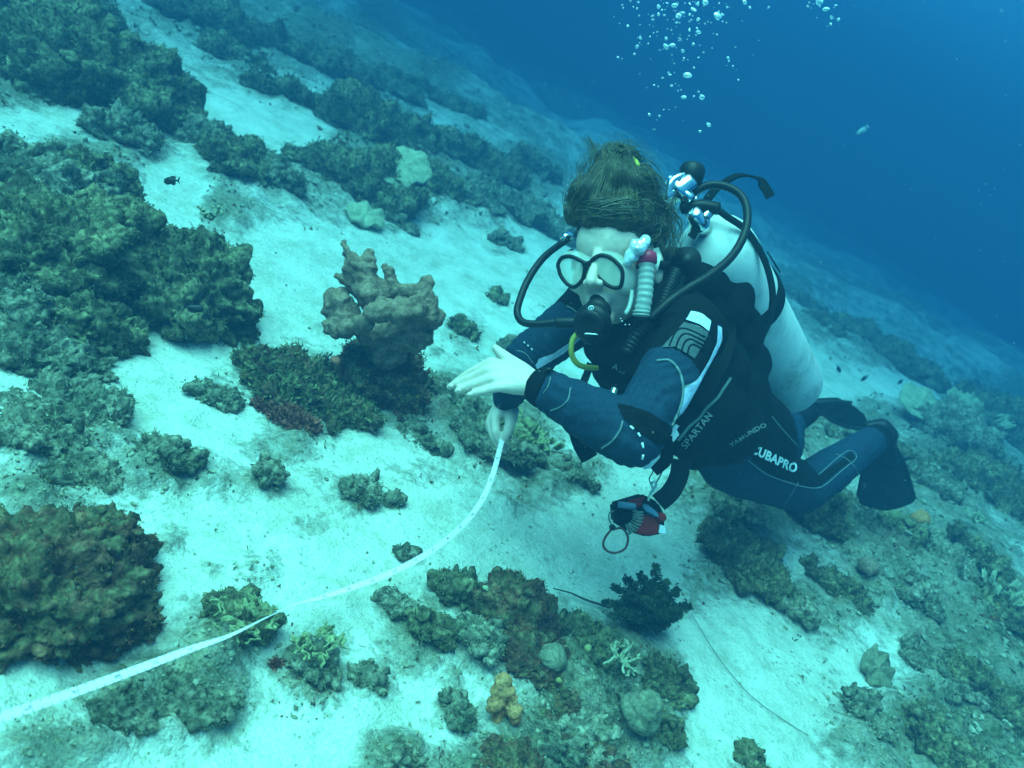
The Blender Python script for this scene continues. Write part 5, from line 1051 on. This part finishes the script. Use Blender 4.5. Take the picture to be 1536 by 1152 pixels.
# ------------------------------------------------------------------ exhaled air bubbles
MBUB = M('air_bubble', (0.9, 0.97, 1.0), 0.03, 0.0, 0.5, IOR=0.75); MBUB.node_tree.nodes['Principled BSDF'].inputs['Transmission Weight'].default_value = 0.55
bme = []
for k in range(4):
    V, F = ICO[3]; q = V * np.array([1, 1, (.62, .8, .9, .7)[k]]); q = q * (1 + .22 * fbm(V, 1.1, k + 2, 2))[:, None]; m = npmesh('air_bubble', q, F); m.materials.append(MBUB); bme.append(m)
def bubble(u, v, d, rp, g):
    o = bpy.data.objects.new('air_bubble', bme[g.integers(0, 4)]); COL.objects.link(o); o.location = px(u, v, d); s = rp * .8 * d / FP; o.scale = (s, s, s * g.uniform(.8, 1.25)); o.rotation_euler = (g.uniform(-.5, .5), g.uniform(-.5, .5), g.uniform(0, 6)); return o
g = np.random.default_rng(12); NB = 0
for (u, v, r) in [(1031, 113, 8), (1076, 24, 8.5), (1018, 24, 6), (999, 70, 6.5), (1009, 68, 5.5), (1026, 146, 5), (1053, 146, 5), (1063, 187, 5), (1048, 48, 4.5), (988, 10, 4), (1012, 8, 6), (1058, 4, 6), (1117, 3, 5), (1229, 3, 7), (1239, 14, 6), (1254, 8, 3), (974, 172, 3), (1050, 197, 3.2), (1040, 14, 5)]:
    tag(bubble(u, v, 1.75 + g.uniform(-.1, .25), r, g), 'large silvery air bubble in the column rising above the diver', 'air bubble', 'large bubbles above the diver'); NB += 1
for i in range(190):
    t = abs(g.normal(0, .42)); v = min(200, 200 * t) - 6; cx = 1022 + (60 - v) * .20 + g.normal(0, 26 + (200 - v) * .10); r = min(3.4, .9 + abs(g.exponential(.75)))
    if i > 172: cx, v = g.uniform(1200, 1260), g.uniform(-4, 40)
    tag(bubble(cx, v, 1.75 + g.uniform(-.15, .35), r, g), 'tiny silvery air bubble in the column rising above the diver', 'air bubble', 'tiny bubbles above the diver')
# ------------------------------------------------------------------ drifting specks
def specks():
    g = np.random.default_rng(21); n = 520; U = g.uniform(-40, 1576, n); Vv = g.uniform(-40, 1192, n); D = g.uniform(.5, 3.0, n); V0, F0 = ICO[1]; Vs = []
    for u, v, d in zip(U, Vv, D):
        if (d > gdep(u, v) - .05 and gdep(u, v) > 0): d = gdep(u, v) * .6
        Vs.append(V0 * g.uniform(.25, .75) * d / FP * g.uniform(.7, 1.3, 3) + A3(px(u, v, d)))
    tag(link('plankton', npmesh('plankton', np.vstack(Vs), (F0[None] + (np.arange(n) * len(V0))[:, None, None]).reshape(-1, 3)), M('plankton', (.6, .6, .55), .8)), 'fine pale specks drifting in the water', 'plankton', kind='stuff')
specks()
# ------------------------------------------------------------------ the water: one closed box of haze
def make_haze():
    m = bpy.data.materials.new('sea_water_haze'); m.use_nodes = True; t = m.node_tree; t.nodes.clear()
    o = t.nodes.new('ShaderNodeOutputMaterial'); v = t.nodes.new('ShaderNodeVolumePrincipled')
    v.inputs['Color'].default_value = (0.018, 0.065, 0.130, 1); v.inputs['Density'].default_value = 0.335
    v.inputs['Absorption Color'].default_value = (0.0, 0.106, 0.275, 1); v.inputs['Anisotropy'].default_value = 0.0
    t.links.new(v.outputs[0], o.inputs['Volume'])
    B = 130.0; zb, zt = -4.0, 4.5
    V = [(x, y, z) for z in (zb, zt) for y in (-B, B) for x in (-B, B)]
    F = np.array([[0, 2, 3, 1], [4, 5, 7, 6], [0, 1, 5, 4], [2, 6, 7, 3], [0, 4, 6, 2], [1, 3, 7, 5]])
    tag(link('haze', npmesh('haze', V, F, smooth=False), m), 'blue-green sea water with fine suspended haze', 'water', kind='stuff')
make_haze()
